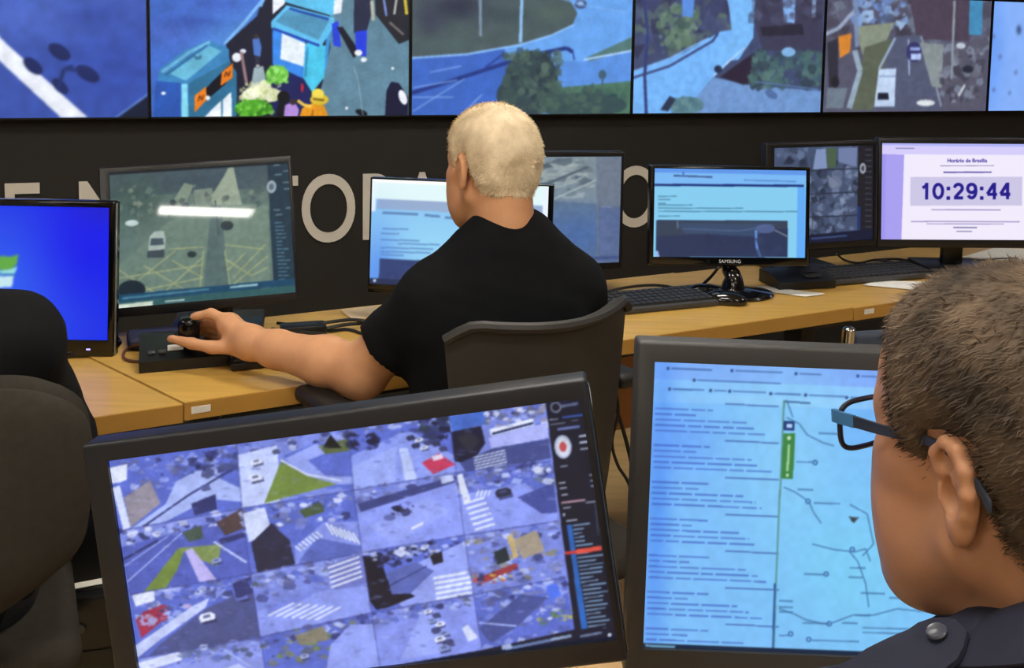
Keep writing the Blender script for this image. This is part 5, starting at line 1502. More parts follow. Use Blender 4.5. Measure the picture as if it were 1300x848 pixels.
def fill_right(v):
    v.chain([rE + (sR - rE) * .7, rE, rW], [0.050, 0.044, 0.029], .02)
    f = (rW - rE) / np.linalg.norm(rW - rE)
    s_ = np.cross(f, [0, 0, 1.]); s_ /= np.linalg.norm(s_)
    pal = rW + f * 0.05
    v.cap(rW, pal + s_ * 0.02, 0.024, 0.017, .02)
    v.cap(rW, pal - s_ * 0.02, 0.024, 0.017, .02)
    for q, (o, L) in enumerate(((-0.033, .07), (-0.011, .08), (0.011, .075), (0.032, .06))):
        k = pal + s_ * o + f * 0.02
        v.chain([k, k + f * L * .55 + np.array([0, 0, .008]), k + f * L + np.array([0, 0, -.014])], [.0105, .0095, .008], .004)
    v.chain([rW + f * .02 - s_ * .02, rW + f * .055 - s_ * .048, rW + f * .09 - s_ * .052 + np.array([0, 0, -.01])], [.014, .011, .009], .006)
aR = dict(pts=[sR, rE, rW], r=[0.054, 0.045, 0.030], fine=0.0055, all=[rE + (sR - rE) * .7, rE, rW, rW + (rW - rE) * .8], fill=fill_right)
mask1 = mask_profile([(-0.12, -0.052), (-0.085, -0.052), (-0.05, -0.048), (-0.036, -0.030), (-0.030, 0.02), (-0.02, 0.034), (0.008, 0.034), (0.014, -0.002), (0.030, -0.004), (0.034, 0.03), (0.05, 0.06), (0.07, 0.08), (0.085, 0.09), (0.12, 0.10)])
flow1 = lambda p: np.stack([p[:, 0] * 2, -0.05 - p[:, 1] * 0.5, -0.06 - 0 * p[:, 2]], 1)
H1 = np.array([-0.032, 1.750, 1.151])
person('white-haired man in a black t-shirt seated with a hand on the joystick', P1, Y1, H1, (33, 8, 2), dict(sh=0.93, w=0.128, lean=0.0, belly=0.02, nk=.105),
       dict(mask=mask1, thick=0.0045, seed=3, rough=0.0007, sc=70, mat=M_whair, n=15000, len=0.008, wid=0.0006, flow=flow1), SK1, M_tee, M_trs, 0.0036, aL, aR, 0.62, 0.62, body_h=0.0085, neck_r=0.058, hscale=0.9, folds=0.0055)

# --- the operator with glasses in the foreground
SK2 = skin_mat('skin_tan', (166, 118, 86), (178, 128, 94))
M_uni = mat('uniform_shirt_navy', (40, 42, 56), 0.85, var=0.08, scale=30, bump=0.15, bscale=1400, spec=0.2)
M_bhair = mat('hair_brown_short', (38, 31, 25), 0.7, var=0.25, scale=24, rgb2=(104, 87, 70), spec=0.25)
P2, Y2 = (0.350, 0.605), 6
H2 = np.array([0.352, 0.648, 1.095])
sL2 = np.array([P2[0], P2[1], 0]) + rz(Y2) @ np.array([-0.152, 0, 0.892])
sR2 = np.array([P2[0], P2[1], 0]) + rz(Y2) @ np.array([0.152, 0, 0.892])
def simple_arm(s, e, w, fine=0.006):
    def fill(v):
        v.chain([s + (e - s) * .5, e, w], [0.048, 0.043, 0.029], .02)
        f = (w - e) / np.linalg.norm(w - e)
        q = np.cross(f, [0, 0, 1.]); q /= np.linalg.norm(q)
        pal = w + f * 0.05
        v.cap(w, pal + q * 0.02, 0.024, 0.016, .02)
        v.cap(w, pal - q * 0.02, 0.024, 0.016, .02)
        for o, L in ((-0.033, .07), (-0.011, .08), (0.011, .075), (0.032, .06)):
            k = pal + q * o + f * 0.02
            v.chain([k, k + f * L * .55, k + f * L + np.array([0, 0, -.010])], [.0105, .0095, .008], .003)
        v.chain([w + f * .02 - q * .02, w + f * .055 - q * .048, w + f * .09 - q * .052], [.014, .011, .009], .006)
    return dict(pts=[s, e, w], r=[0.052, 0.045, 0.030], fine=fine, all=[s + (e - s) * .5, e, w, w + (w - e) * .8], fill=fill)
fr = lambda p, y, q: np.array([p[0], p[1], 0]) + rz(y) @ np.array(q)
aL2 = simple_arm(sL2, fr(P2, Y2, (-0.22, -0.13, 0.70)), fr(P2, Y2, (-0.17, 0.06, 0.757)))
aR2 = simple_arm(sR2, fr(P2, Y2, (0.22, -0.13, 0.70)), fr(P2, Y2, (0.17, 0.06, 0.757)))
mask2 = mask_profile([(-0.12, -0.062), (-0.085, -0.062), (-0.055, -0.056), (-0.040, -0.035), (-0.032, 0.02), (-0.02, 0.032), (0.012, 0.032), (0.018, -0.006), (0.030, -0.010), (0.036, -0.004), (0.046, 0.035), (0.052, 0.060), (0.062, 0.075), (0.085, 0.085), (0.12, 0.09)])
flow2 = lambda p: np.stack([p[:, 0] * 1.5, 0.05 + 0 * p[:, 1], -0.03 - p[:, 2] * 0.2], 1)
man2, shirt2, A2, T2, inv2, nb2, nt2 = person('man with blue-black glasses and short brown hair in a navy uniform shirt', P2, Y2, H2, (23, 7, 0), dict(sh=0.892, w=0.145, nk=.075),
       dict(mask=mask2, thick=0.0060, seed=11, rough=0.0016, sc=80, mat=M_bhair, n=26000, len=0.010, wid=0.00045, flow=flow2), SK2, M_uni, M_trs, 0.0027, aL2, aR2, 0.75, 0.75, body_h=0.0075, neck_r=0.067, folds=0.002, head_kw=dict(jowl=0.007, fine_ears=0.0015), hscale=0.97)
# collar stand round the neck, higher at the nape, and a folded collar leaf
def collar():
    m = MB()
    n_ = (nt2 - nb2) / np.linalg.norm(nt2 - nb2)
    U, Vn = np.linspace(math.radians(-115), math.radians(295), 60), np.linspace(0, 1, 10)
    P = np.zeros((60, 10, 3))
    for i, u in enumerate(U):
        back = (1 - math.sin(u)) / 2                       # 1 at the nape
        e = np.array([math.cos(u), math.sin(u), 0])
        for j, t in enumerate(Vn):
            if t < 0.5:                                   # the stand, rising
                a = t / 0.5
                r, hgt = 0.080 - 0.010 * a, 0.000 + (0.012 + 0.030 * back) * a
            else:                                         # the leaf, folded down
                a = (t - 0.5) / 0.5
                r, hgt = 0.070 + 0.036 * a, (0.012 + 0.030 * back) - (0.030 + 0.012 * back) * a + 0.004 * math.sin(a * 3.1)
            P[i, j] = nb2 + np.array([0, -0.012, 0.0]) + n_ * (0.034 + 0.092 * back * back) + e * r + n_ * hgt
    m.shell(T2(P.reshape(-1, 3)).reshape(P.shape), 0.0022)
    m.obj('collar', M_uni, man2, sharp=60)
collar()
def shoulder_tab():
    # epaulette lying over the left shoulder with its button
    sv_ = np.array([v.co for v in shirt2.data.vertices]) + base_of(man2)
    sl = inv2(sv_)
    m = MB()
    S = np.linspace(0, 1, 14)
    P = np.zeros((14, 7, 3))
    for i, s in enumerate(S):
        x = -0.070 - 0.085 * s
        wd = 0.022 + 0.005 * s
        if s < 0.12:
            wd *= 0.45 + s * 4.5
        for j, t in enumerate(np.linspace(-1, 1, 7)):
            y = -0.014 + t * wd
            near = sl[(np.abs(sl[:, 0] - x) < 0.010) & (np.abs(sl[:, 1] - y) < 0.010)]
            P[i, j] = (x, y, near[:, 2].max() + 0.002)
    P[1:-1, :, 2] = (P[:-2, :, 2] + P[1:-1, :, 2] * 2 + P[2:, :, 2]) / 4
    m.shell(T2(P.reshape(-1, 3)).reshape(P.shape), 0.0035)
    tab = m.obj('epaulette', M_uni, man2, sharp=60)
    m = MB()
    q = T2(P[2, 3][None])[0]
    m.lathe([(0.0005, 0), (0.0062, 0), (0.0066, 0.0012), (0.0058, 0.0026), (0.0046, 0.0020), (0.0005, 0.0018)], q + np.array([0, 0, 0.002]), rz(Y2) @ ry(-28), 20)
    m.obj('button', mat('button_grey', (70, 72, 82), 0.3, var=0.05), tab)
shoulder_tab()
# glasses
def glasses():
    hp = lambda P: (np.atleast_2d(P) * 0.97 @ A2.T + H2)
    M_fr = mat('glasses_navy_frame', (22, 26, 44), 0.3, var=0.05)
    M_bl = mat('glasses_blue_temple', (64, 120, 168), 0.35, var=0.05)
    M_gt = mat('glasses_dark_temple', (40, 48, 58), 0.4, var=0.05)
    g = thing('glasses', tuple(hp((0, 0.12, 0.01))[0]), 'blue and black framed glasses on the foreground man', 'glasses')
    M_len = bpy.data.materials.new('glasses_lens')
    M_len.use_nodes = True
    b = M_len.node_tree.nodes['Principled BSDF']
    b.inputs['Base Color'].default_value = (0.85, 0.9, 1.0, 1)
    b.inputs['Roughness'].default_value = 0.03
    b.inputs['Transmission Weight'].default_value = 1.0
    b.inputs['IOR'].default_value = 1.12
    m = MB()
    for s in (-1, 1):
        t = np.linspace(0, 2 * math.pi, 41)
        ex = 0.55
        x = np.sign(np.cos(t)) * np.abs(np.cos(t)) ** ex * 0.027
        z = np.sign(np.sin(t)) * np.abs(np.sin(t)) ** ex * 0.0185
        rim = np.c_[s * 0.036 + x, 0.122 - 0.25 * np.abs(s * 0.036 + x) ** 1.0 * 0.5, 0.006 + z]
        m.tube(hp(rim), 0.0021, 8, cap=False)
        mm = MB()
        mm.add(np.concatenate([hp(rim[:-1]), hp(rim[:-1] + np.array([0, 0.0015, 0]))]), [list(range(40)), list(range(40, 80))[::-1]] + [[i, (i + 1) % 40, 40 + (i + 1) % 40, 40 + i] for i in range(40)])
        mm.obj('lens', M_len, g, sharp=30)
    m.tube(hp([(-0.010, 0.121, 0.012), (0, 0.1235, 0.015), (0.010, 0.121, 0.012)]), 0.002, 8, smooth=5)
    m.obj('front_frame', M_fr, g)
    for s in (-1, 1):
        def strip(pts, h0, h1, m_):
            pts = spline(np.array(pts), 5)
            q = MB()
            P = np.zeros((len(pts), 2, 3))
            hs = np.linspace(h0, h1, len(pts))
            P[:, 0] = hp(pts - np.c_[np.zeros(len(pts)), np.zeros(len(pts)), hs / 2])
            P[:, 1] = hp(pts + np.c_[np.zeros(len(pts)), np.zeros(len(pts)), hs / 2])
            q.shell(P, 0.0024 * s)
            return q.obj('temple', m_, g, sharp=60)
        strip([(s * 0.0655, 0.116, 0.016), (s * 0.072, 0.112, 0.017), (s * 0.0755, 0.085, 0.019)], 0.0095, 0.0095, M_bl)
        strip([(s * 0.0755, 0.085, 0.019), (s * 0.0785, 0.05, 0.021), (s * 0.0795, 0.012, 0.024)], 0.0085, 0.0062, M_gt)
        strip([(s * 0.0795, 0.012, 0.024), (s * 0.0815, -0.012, 0.022), (s * 0.085, -0.032, 0.010), (s * 0.087, -0.046, -0.002)], 0.0060, 0.0075, M_gt)
glasses()

# --- the operator at the left edge of the picture
P3, Y3 = (-0.905, 1.42), 29
sL3, sR3 = fr(P3, Y3, (-0.16, 0, 0.91)), fr(P3, Y3, (0.16, 0, 0.91))
aL3 = simple_arm(sL3, fr(P3, Y3, (-0.24, 0.10, 0.76)), fr(P3, Y3, (-0.17, 0.30, 0.79)), 0.007)
aR3 = simple_arm(sR3, fr(P3, Y3, (0.215, 0.08, 0.70)), fr(P3, Y3, (0.13, 0.28, 0.80)), 0.007)
H3 = fr(P3, Y3, (0, 0.03, 1.10))
M_blkshirt = mat('shirt_black_long', (24, 24, 26), 0.9, var=0.12, scale=30, bump=0.2, bscale=700, spec=0.15)
person('person in a black top seated at the left edge before the blue screen', P3, Y3, H3, (30, 8, 0), dict(sh=0.91, w=0.15), dict(mask=mask2, thick=0.006, seed=21, mat=M_bhair), SK2, M_blkshirt, M_trs, 0.006, aL3, aR3, 1.85, 1.85, body_h=0.0095, folds=0.006)

# ------------------------------------------------------------------ chairs
M_chair = mat('chair_black_plastic', (40, 38, 36), 0.55, var=0.06, scale=30, bump=0.05, bscale=600)
M_fab = mat('chair_grey_fabric', (58, 54, 49), 0.95, var=0.10, scale=60, bump=0.3, bscale=900, spec=0.15)
M_chrome = mat('chrome_tube', (190, 192, 196), 0.15, metal=1.0, var=0.03)
M_castor = mat('castor_black', (18, 18, 18), 0.5, var=0.05)
M_seatblue = mat('chair_slate_fabric', (46, 56, 72), 0.7, var=0.08, scale=50, bump=0.15, bscale=800)
def chair_base(t, c, R, zs):
    m = MB()
    m.tube([c + [0, 0, 0.09], c + [0, 0, zs]], 0.025, 14)
    m.tube([c + [0, 0, 0.07], c + [0, 0, 0.25]], 0.032, 14)
    m.obj('gas_column', M_castor, t)
    for k in range(5):
        a = 2 * math.pi * k / 5 + 0.3
        e = R @ np.array([math.cos(a), math.sin(a), 0])
        m = MB()
        m.tube([c + [0, 0, 0.10], c + e * 0.12 + [0, 0, 0.095], c + e * 0.27 + [0, 0, 0.07]], [0.03, 0.022, 0.016], 10)
        lg = m.obj('base_leg', M_castor, t)
        m = MB()
        s_ = np.cross(e, [0, 0, 1.])
        for q in (-1, 1):
            w = c + e * 0.27 + s_ * 0.014 * q + [0, 0, 0.027]
            m.tube([w - s_ * 0.009, w + s_ * 0.009], 0.026, 16)
        m.tube([c + e * 0.27 + [0, 0, 0.027], c + e * 0.27 + [0, 0, 0.075]], 0.008, 8)
        m.obj('castor', M_castor, lg)
def shell_chair(pos, yaw, label):
    c, R = np.array([pos[0], pos[1], 0.]), rz(yaw)
    L = lambda q: np.asarray(q) @ R.T + c
    t = thing('office_chair', tuple(c), label, 'chair', 'office chairs')
    U, Vv = np.linspace(-1, 1, 25), np.linspace(0, 1, 16)
    P = np.zeros((25, 16, 3))
    for i, u in enumerate(U):
        for j, v in enumerate(Vv):
            hw = 0.150 + 0.042 * v - 0.02 * max(0, 0.25 - v)
            z = 0.50 + v * (0.425 + 0.012 * u * u - 0.03 * abs(u) ** 12)
            P[i, j] = (u * hw, -0.165 - 0.028 * v + 0.085 * u * u * (0.5 + 0.5 * v) + 0.02 * (1 - v) ** 2, z)
    m = MB()
    m.shell(L(P.reshape(-1, 3)).reshape(P.shape), -0.016)
    m.obj('backrest', M_chair, t, sharp=55)
    m = MB()
    m.tube(L([P[i, 15] + np.array([0, -0.004, 0]) for i in range(0, 25, 2)]), 0.0095, 8, smooth=2)
    m.obj('backrest_rim', M_chair, t)
    m = MB()
    m.box(L((0, 0.04, 0.46)), (0.44, 0.44, 0.06), R, bev=0.025, seg=3)
    m.obj('seat', M_fab, t)
    for s in (-1, 1):
        m = MB()
        m.box(L((s * 0.272, 0.10, 0.735)), (0.058, 0.29, 0.030), R, bev=0.012, seg=3)
        arm = m.obj('armrest', M_castor, t)
        m = MB()
        m.tube(L([(s * 0.20, 0.05, 0.45), (s * 0.262, 0.05, 0.48), (s * 0.272, 0.06, 0.72)]), 0.016, 10, smooth=4)
        m.obj('armrest_post', M_castor, arm)
    m = MB()
    m.tube(L([(0, -0.03, 0.43), (0, -0.17, 0.44), (0, -0.192, 0.56), (0, -0.196, 0.66)]), [0.028, 0.024, 0.024, 0.02], 12, smooth=4)
    m.obj('back_support', M_castor, t)
    chair_base(t, c, R, 0.44)
shell_chair((P1[0] + 0.004, P1[1] - 0.005), 35, 'black shell-back office chair of the white-haired man')
def task_chair(bpos, yaw, label):
    R = rz(yaw)
    c = np.array([bpos[0], bpos[1], 0.]) + R @ np.array([0, 0.2, 0])
    L = lambda q: np.asarray(q) @ R.T + c
    t = thing('office_chair', tuple(c), label, 'chair', 'office chairs')
    # upholstered back: rounded, waisted, bowed
    U, Vv = np.linspace(-1, 1, 27), np.linspace(-1, 1, 23)
    for nm, off, th, mm in (('backrest', -0.20, -0.055, M_fab), ('back_cover', -0.258, -0.012, M_fab)):
        P = np.zeros((27, 23, 3))
        for i, u in enumerate(U):
            for j, v in enumerate(Vv):
                k = math.sqrt(1 - min(0.78, 0.5 * v * v * abs(v) ** 1.5 + 0)) if abs(v) < 1 else math.sqrt(0.5)
                ku = 1.0 - 0.30 * abs(v) ** 5
                kv = 1.0 - 0.16 * abs(u) ** 4
                P[i, j] = (u * 0.225 * ku * (1 + 0.04 * v), off + 0.05 * u * u - 0.012 * (1 - v * v), 0.745 + v * 0.165 * kv)
        m = MB()
        m.shell(L(P.reshape(-1, 3)).reshape(P.shape), th)
        o = m.obj(nm, mm, t, sharp=50)
        md = o.modifiers.new('round', 'BEVEL')
        md.width = 0.012
        md.segments = 3
        md.limit_method = 'ANGLE'
        md.angle_limit = math.radians(50)
    m = MB()
    m.box(L((0, -0.285, 0.56)), (0.075, 0.022, 0.34), R, bev=0.008)
    m.box(L((0, -0.286, 0.655)), (0.16, 0.02, 0.06), R, bev=0.008)
    m.obj('spine', M_chair, t)
    m = MB()
    m.box(L((0, -0.15, 0.41)), (0.07, 0.28, 0.025), R, bev=0.006)
    m.obj('seat_bracket', M_chair, t)
    m = MB()
    m.box(L((0, 0.03, 0.455)), (0.42, 0.42, 0.07), R, bev=0.028, seg=3)
    m.obj('seat', M_fab, t)
    chair_base(t, c, R, 0.42)
task_chair((-0.80, 1.27), 27, 'dark grey upholstered task chair at the left edge')
def chrome_chair(corner, yaw, label):
    R = rz(yaw)
    k = np.array(corner)
    L = lambda q: np.asarray(q) @ R.T + np.array([k[0], k[1], 0])
    t = thing('visitor_chair', tuple(L((0.21, 0.2, 0))), label, 'chair')
    zt = k[2]
    m = MB()
    for x in (0.0, 0.42):
        m.tube(L([(x, 0.0, zt), (x, 0.02, 0.62), (x, 0.05, 0.46), (x, 0.06, 0.02)]), 0.0125, 10, smooth=5)
        m.ball(L((x, 0, zt)), (0.0125, 0.0125, 0.007))
    m.tube(L([(0, 0.05, 0.44), (0.42, 0.05, 0.44)]), 0.011, 10)
    for x in (0.0, 0.42):
        m.tube(L([(x, 0.05, 0.44), (x, 0.42, 0.45), (x, 0.46, 0.40), (x, 0.47, 0.02)]), 0.0115, 10, smooth=5)
    m.obj('frame', M_chrome, t)
    m = MB()
    m.box(L((0.21, 0.012, zt - 0.125)), (0.395, 0.030, 0.23), R @ rx(-4), bev=0.012, seg=3)
    m.obj('backrest', M_seatblue, t)
    m = MB()
    m.box(L((0.21, 0.25, 0.465)), (0.41, 0.40, 0.045), R, bev=0.018, seg=3)
    m.obj('seat', M_seatblue, t)
chrome_chair(atY(1078, 419, 1.86), 14, 'slate-blue chair with a chrome corner post before the right desk')

# ------------------------------------------------------------------ joystick controller
M_ctl = mat('controller_black', (17, 17, 19), 0.38, var=0.06, scale=40)
def joystick():
    c = atZ(236, 457, DZ)
    R = rz(20)
    L = lambda q: np.asarray(q) @ R.T + c
    t = thing('joystick_controller', tuple(c), 'black camera joystick controller under the man\'s hand', 'joystick')
    m = MB()
    prof = [(-0.062, 0), (0.066, 0), (0.066, 0.044), (0.03, 0.048), (-0.062, 0.022)]
    m.prism(prof, -0.088, 0.088, R @ np.array([[0, 0, 1.], [1, 0, 0], [0, 1, 0]]), c, bev=0.005)
    m.obj('base', M_ctl, t)
    k = atY(240, 417, 1.925)
    b = L((0.0, 0.012, 0.04))
    m = MB()
    m.lathe([(0.030, 0), (0.029, 0.006), (0.022, 0.010), (0.022, 0.014), (0.015, 0.019), (0.014, 0.024), (0.009, 0.03)], b, R, 24)
    m.obj('rubber_boot', M_ctl, t)
    m = MB()
    m.tube([b + [0, 0, 0.02], k - [0, 0, 0.02]], [0.008, 0.009], 12)
    m.obj('stick', M_ctl, t)
    m = MB()
    m.lathe([(0.009, -0.030), (0.017, -0.026), (0.021, -0.012), (0.0215, 0.006), (0.0205, 0.016), (0.017, 0.021), (0.010, 0.0235), (0.001, 0.024)], k, R, 24)
    m.obj('knob', mat('knob_gloss_black', (12, 12, 14), 0.15, var=0.04), t)
    for x, y in ((-0.065, -0.035), (-0.045, -0.035), (0.05, -0.035), (0.068, -0.035), (0.05, -0.015), (0.068, -0.015)):
        m = MB()
        z = 0.022 + (y + 0.062) / 0.092 * 0.026
        m.box(L((x, y, z + 0.002)), (0.014, 0.011, 0.005), R @ rx(16), bev=0.0015)
        m.obj('key', M_grey, t)
    m = MB()
    m.box(L((-0.02, -0.022, 0.0345)), (0.03, 0.02, 0.0016), R @ rx(16), bev=0.0005, seg=1)
    m.obj('label', M_white, t)
    m = MB()
    m.tube(L([(0.06, -0.05, 0.02), (0.088, -0.052, 0.03), (0.096, -0.04, 0.036), (0.094, 0.0, 0.05)]), 0.004, 8, smooth=4)
    m.obj('side_grip', mat('grip_grey', (150, 150, 148), 0.4, var=0.05), t)
joystick()

# ------------------------------------------------------------------ small things on the desks
M_paper = mat('paper_white', (236, 234, 226), 0.7, var=0.02, scale=8)
M_navy = mat('pouch_navy', (36, 40, 70), 0.7, var=0.08)
M_key = mat('keycap_black', (44, 44, 46), 0.5, var=0.08)
M_kbg = mat('keyboard_dark_grey', (62, 62, 63), 0.5, var=0.05)
def paper(corners, label, z=DZ, lift=0.0, n=1):
    """a sheet (or a few) lying on the desk, corners as seen"""
    q = [atZ(x, y, z) for x, y in corners]
    c = np.mean(q, 0)
    m = MB()
    U = np.linspace(0, 1, 9)
    P = np.zeros((9, 9, 3))
    for i, u in enumerate(U):
        for j, v in enumerate(U):
            P[i, j] = (q[0] * (1 - u) + q[1] * u) * (1 - v) + (q[3] * (1 - u) + q[2] * u) * v
            P[i, j, 2] += 0.0012 * n + 0.002 * math.sin(u * 5 + v * 3) ** 2 * (u * v)
    m.shell(P, 0.0010 * n)
    tag(m.obj('paper_sheet', M_paper, loc=(c[0], c[1], z), sharp=60), label, 'paper', 'papers on the desks')
paper([(951, 366), (968, 363), (1047, 374), (1022, 377)], 'white sheet of paper beside the oval monitor stand')
paper([(1095, 362), (1118, 356), (1180, 359), (1160, 368)], 'white sheet of paper in front of the right keyboard')
paper([(1222, 327), (1262, 316), (1330, 318), (1300, 334)], 'white papers under the clock monitor', n=3)
paper([(300, 462), (312, 450), (350, 456), (345, 463)], 'white paper half under the dark tray right of the joystick')
def keyboard(a, yaw, w, d, label):
    c, R = np.array([a[0], a[1], DZ]), rz(yaw)
    t = thing('keyboard', tuple(c), label, 'keyboard', 'keyboards')
    m = MB()
    A = R @ rx(4)
    m.box(c + R @ np.array([0, 0, 0.012]), (w, d, 0.014), A, bev=0.004)
    for x in (-1, 1):
        m.box(c + R @ np.array([x * w * .42, d * .4, 0.005]), (0.02, 0.01, 0.011), R)
    m.obj('case', M_kbg, t)
    m = MB()
    nx = int(w / 0.0192)
    for j in range(5):
        for i in range(nx):
            x, y = (i + 0.5) / nx * (w - 0.02) - (w - 0.02) / 2, (j - 2) * 0.0215
            if d < 0.12 and abs(j - 2) == 2 and i % 7 == 6:
                continue
            m.box(c + R @ np.array([0, 0, 0.0125]) + A @ np.array([x, y, 0.0095]), (0.0155, min(0.017, d / 6.2), 0.007), A, taper=(1.12, 1.12))
    k = m.obj('keys', M_key, t, smooth=False)
    k['kind'] = 'stuff'
keyboard(atZ(818, 388, DZ), 22, 0.36, 0.13, 'grey keyboard on the middle desk beside the chair back')
keyboard(atZ(1104, 352, DZ), 20, 0.36, 0.12, 'black keyboard on the right desk below the camera mosaic')
def mouse(p, yaw, label):
    c, R = atZ(p[0], p[1], DZ), rz(yaw)
    t = thing('mouse', tuple(c), label, 'mouse', 'mice')
    v = Vol((-0.04, -0.065, -0.01), (0.04, 0.065, 0.05), 0.004)
    v.ell((0, -0.008, 0.010), (0.030, 0.050, 0.024), 0)
    v.ell((0, 0.02, 0.008), (0.028, 0.034, 0.018), .02)
    v.D = np.maximum(v.D, 0.001 - v.grid()[..., 2]).astype(np.float32)
    V, F = v.mesh(2)
    link_mesh('shell', V @ R.T + c, F, M_blkg, t, sharp=0)
    m = MB()
    w = c + R @ np.array([0, 0.026, 0.0262])
    m.tube([w - R @ np.array([0.003, 0, 0]), w + R @ np.array([0.003, 0, 0])], 0.006, 12)
    m.obj('wheel', M_kbg, t)
mouse((920, 385), 70, 'glossy black mouse in front of the oval monitor stand')
mouse((893, 377), 95, 'black mouse left of the oval monitor stand')
def scanner():
    c, R = atZ(1012, 361, DZ), rz(14)
    t = thing('card_reader', tuple(c), 'low black desktop box with a sloped lid behind the keyboard', 'box')
    prof = [(-0.055, 0), (0.06, 0), (0.06, 0.036), (0.01, 0.036), (-0.055, 0.02)]
    m = MB()
    m.prism(prof, -0.085, 0.085, R @ np.array([[0, 0, 1.], [1, 0, 0], [0, 1, 0]]), c, bev=0.004)
    m.obj('case', M_ctl, t)
    m = MB()
    m.box(c + R @ np.array([0.03, -0.02, 0.0305]), (0.05, 0.03, 0.002), R @ rx(13), bev=0.0006, seg=1)
    m.obj('window', M_blkg, t)
scanner()
def tray():
    c, R = atZ(322, 462, DZ), rz(24)
    t = thing('number_pad', tuple(c), 'small dark keypad between the hand and the desk edge', 'keypad')
    m = MB()
    m.box(c + np.array([0, 0, 0.009]), (0.10, 0.075, 0.016), R, bev=0.004)
    m.obj('case', M_ctl, t)
    for i in range(4):
        for j in range(3):
            m = MB()
            m.box(c + R @ np.array([-0.036 + i * 0.024, -0.022 + j * 0.022, 0.019]), (0.017, 0.016, 0.006), R, bev=0.0015, seg=1)
            m.obj('key', M_key, t)
tray()
m = MB()
c = atZ(203, 436, DZ)
m.box(c + np.array([0, 0, 0.014]), (0.13, 0.085, 0.026), rz(24), bev=0.010, seg=3)
tag(m.obj('cloth_pouch', M_navy, loc=tuple(c)), 'navy blue pouch lying behind the joystick', 'pouch')
m = MB()
c = atZ(470, 398, DZ)
m.box(c + np.array([0, 0, 0.003]), (0.12, 0.09, 0.005), rz(28), bev=0.001, seg=1)
tag(m.obj('beige_pad', mat('pad_beige', (206, 184, 150), 0.7, var=0.04), loc=tuple(c)), 'thin beige pad on the desk behind the tangled cables', 'pad')

# cables
M_cab = mat('cable_black', (16, 15, 15), 0.5, var=0.05)
M_cabb = mat('cable_brown', (92, 52, 36), 0.5, var=0.05)
def cable(pts, r, label, m_=None, k=7, group='cables'):
    m = MB()
    P = np.array(pts)
    m.tube(P, r, 7, smooth=k)
    c = P[0]
    return tag(m.obj('cable', m_ or M_cab, loc=tuple(c)), label, 'cable', group)
Z = lambda x, y, h=0.004: atZ(x, y, DZ + h)
cable([Z(208, 441, .02), Z(180, 437, .02), Z(160, 444), Z(158, 455), Z(176, 459), Z(196, 456)], 0.003, 'thin brown cable looping left of the joystick', M_cabb)
cable([Z(345, 425), Z(372, 416, .012), Z(400, 412, .02), Z(425, 408, .025), Z(452, 406, .02), Z(474, 412, .01), Z(482, 420)], 0.004, 'black cable arching over the tangle left of the man')
cable([Z(350, 432), Z(378, 422, .01), Z(408, 424, .012), Z(428, 430), Z(440, 438), Z(446, 442)], 0.0035, 'black cable bending down beside the man\'s forearm')
cable([Z(345, 418), Z(380, 424), Z(410, 418, .01), Z(440, 412, .015), Z(470, 410)], 0.0045, 'thick black cable crossing behind the forearm')
cable([Z(352, 410), Z(385, 414, .008), Z(415, 420), Z(440, 418), Z(462, 424)], 0.0035, 'black cable lying flat behind the forearm')
m = MB()
c = atZ(385, 424, DZ)
m.box(c + np.array([0, 0, 0.012]), (0.10, 0.045, 0.024), rz(16), bev=0.006)
tag(m.obj('power_adapter', M_ctl, loc=tuple(c)), 'black power adapter in the tangle of cables', 'adapter')
cable([Z(765, 372), Z(795, 365, .01), Z(830, 362, .012), Z(856, 366), Z(874, 378), Z(866, 386)], 0.004, 'black cable running to the grey keyboard')
cable([Z(768, 380), Z(800, 374, .006), Z(836, 372, .008), Z(868, 372)], 0.003, 'second black cable lying beside the grey keyboard')
cable([Z(884, 378), Z(892, 362, .02), Z(902, 352, .05), Z(912, 340, .09)], 0.004, 'black cable rising to the oval-stand monitor')
cable([Z(1062, 322, .03), Z(1072, 330), Z(1090, 334), Z(1110, 330), Z(1130, 332), Z(1150, 335), Z(1176, 338)], 0.0035, 'black cable behind the right keyboard')
cable([Z(1110, 330), Z(1140, 329, .008), Z(1172, 334), Z(1196, 330, .02), Z(1210, 318, .05)], 0.004, 'black cable curling to the clock monitor stand')
cable([Z(1160, 344), Z(1185, 346, .006), Z(1204, 338, .015), Z(1226, 336), Z(1248, 330), Z(1290, 328)], 0.004, 'thick black cable in front of the clock monitor stand')
hang = lambda x, y, Y: atY(x, y, Y)
cable([hang(771, 428, 2.30), hang(775, 456, 2.30), hang(778, 500, 2.31), hang(783, 520, 2.30), hang(795, 560, 2.32), hang(803, 600, 2.33), hang(806, 660, 2.33)], 0.005, 'black cable hanging straight below the middle desk')
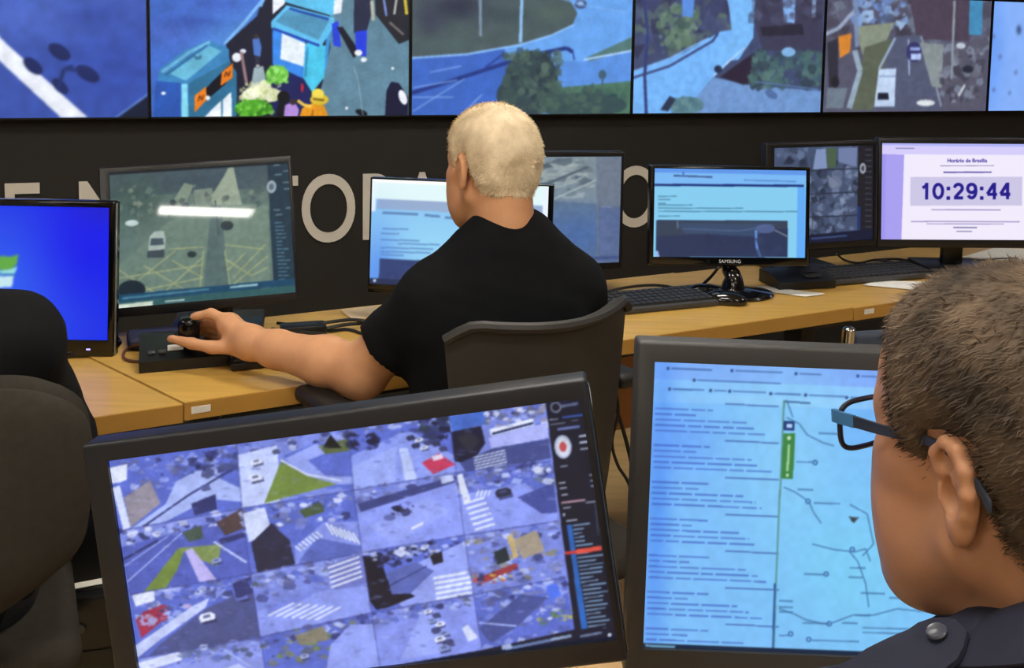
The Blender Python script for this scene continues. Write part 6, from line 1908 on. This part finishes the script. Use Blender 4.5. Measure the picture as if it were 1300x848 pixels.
cable([hang(770, 430, 2.27), hang(776, 470, 2.27), hang(785, 520, 2.27), hang(777, 560, 2.27), hang(784, 590, 2.28), hang(800, 620, 2.28), hang(806, 680, 2.3)], 0.004, 'black cable swinging out below the middle desk')
cable([hang(768, 440, 2.25), hang(782, 458, 2.25), hang(798, 472, 2.26), hang(812, 482, 2.26), hang(830, 500, 2.28)], 0.0025, 'thin pale pink cable below the middle desk', mat('cable_pink', (190, 140, 120), 0.5, var=0.05))

# computer tower on the floor at left
def tower():
    R = rz(16)
    c = np.array([-0.70, 1.76, 0.0])
    L = lambda q: np.asarray(q) @ R.T + c
    M_tw = mat('tower_black', (20, 19, 18), 0.45, var=0.06)
    t = thing('computer_tower', tuple(c), 'black computer tower on the floor behind the task chair', 'computer')
    m = MB()
    m.box(L((0, 0.03, 0.235)), (0.185, 0.40, 0.44), R, bev=0.006)
    for x in (-.07, .07):
        for y in (-.12, .18):
            m.box(L((x, y, 0.009)), (0.02, 0.03, 0.018), R)
    m.obj('case', M_tw, t)
    m = MB()
    m.box(L((0, -0.182, 0.235)), (0.182, 0.024, 0.436), R, bev=0.008)
    fp = m.obj('front_panel', M_ctl, t)
    for z in (0.34, 0.29):
        m = MB()
        m.box(L((0, -0.196, z)), (0.15, 0.004, 0.04), R, bev=0.002)
        m.obj('drive_bay', M_tw, fp)
    m = MB()
    m.box(L((0.035, -0.1975, 0.395)), (0.022, 0.0016, 0.022), R, bev=0.0005, seg=1)
    m.obj('sticker', M_white, fp)
    m = MB()
    m.lathe([(0.0005, 0), (0.008, 0), (0.008, 0.004), (0.0005, 0.005)], L((-0.06, -0.195, 0.40)), R @ rx(90), 16)
    m.obj('power_button', M_grey, fp)
    q = np.array([L((x, y, 0.5155)) for x, y in ((-0.085, -0.185), (0.0, -0.185), (0.0, -0.14), (-0.07, -0.14))])
    m = MB()
    m.box(L((-0.03, -0.155, 0.4565)), (0.09, 0.018, 0.002), R @ rz(8), bev=0.0006, seg=1)
    m.obj('top_label', M_white, t)
tower()
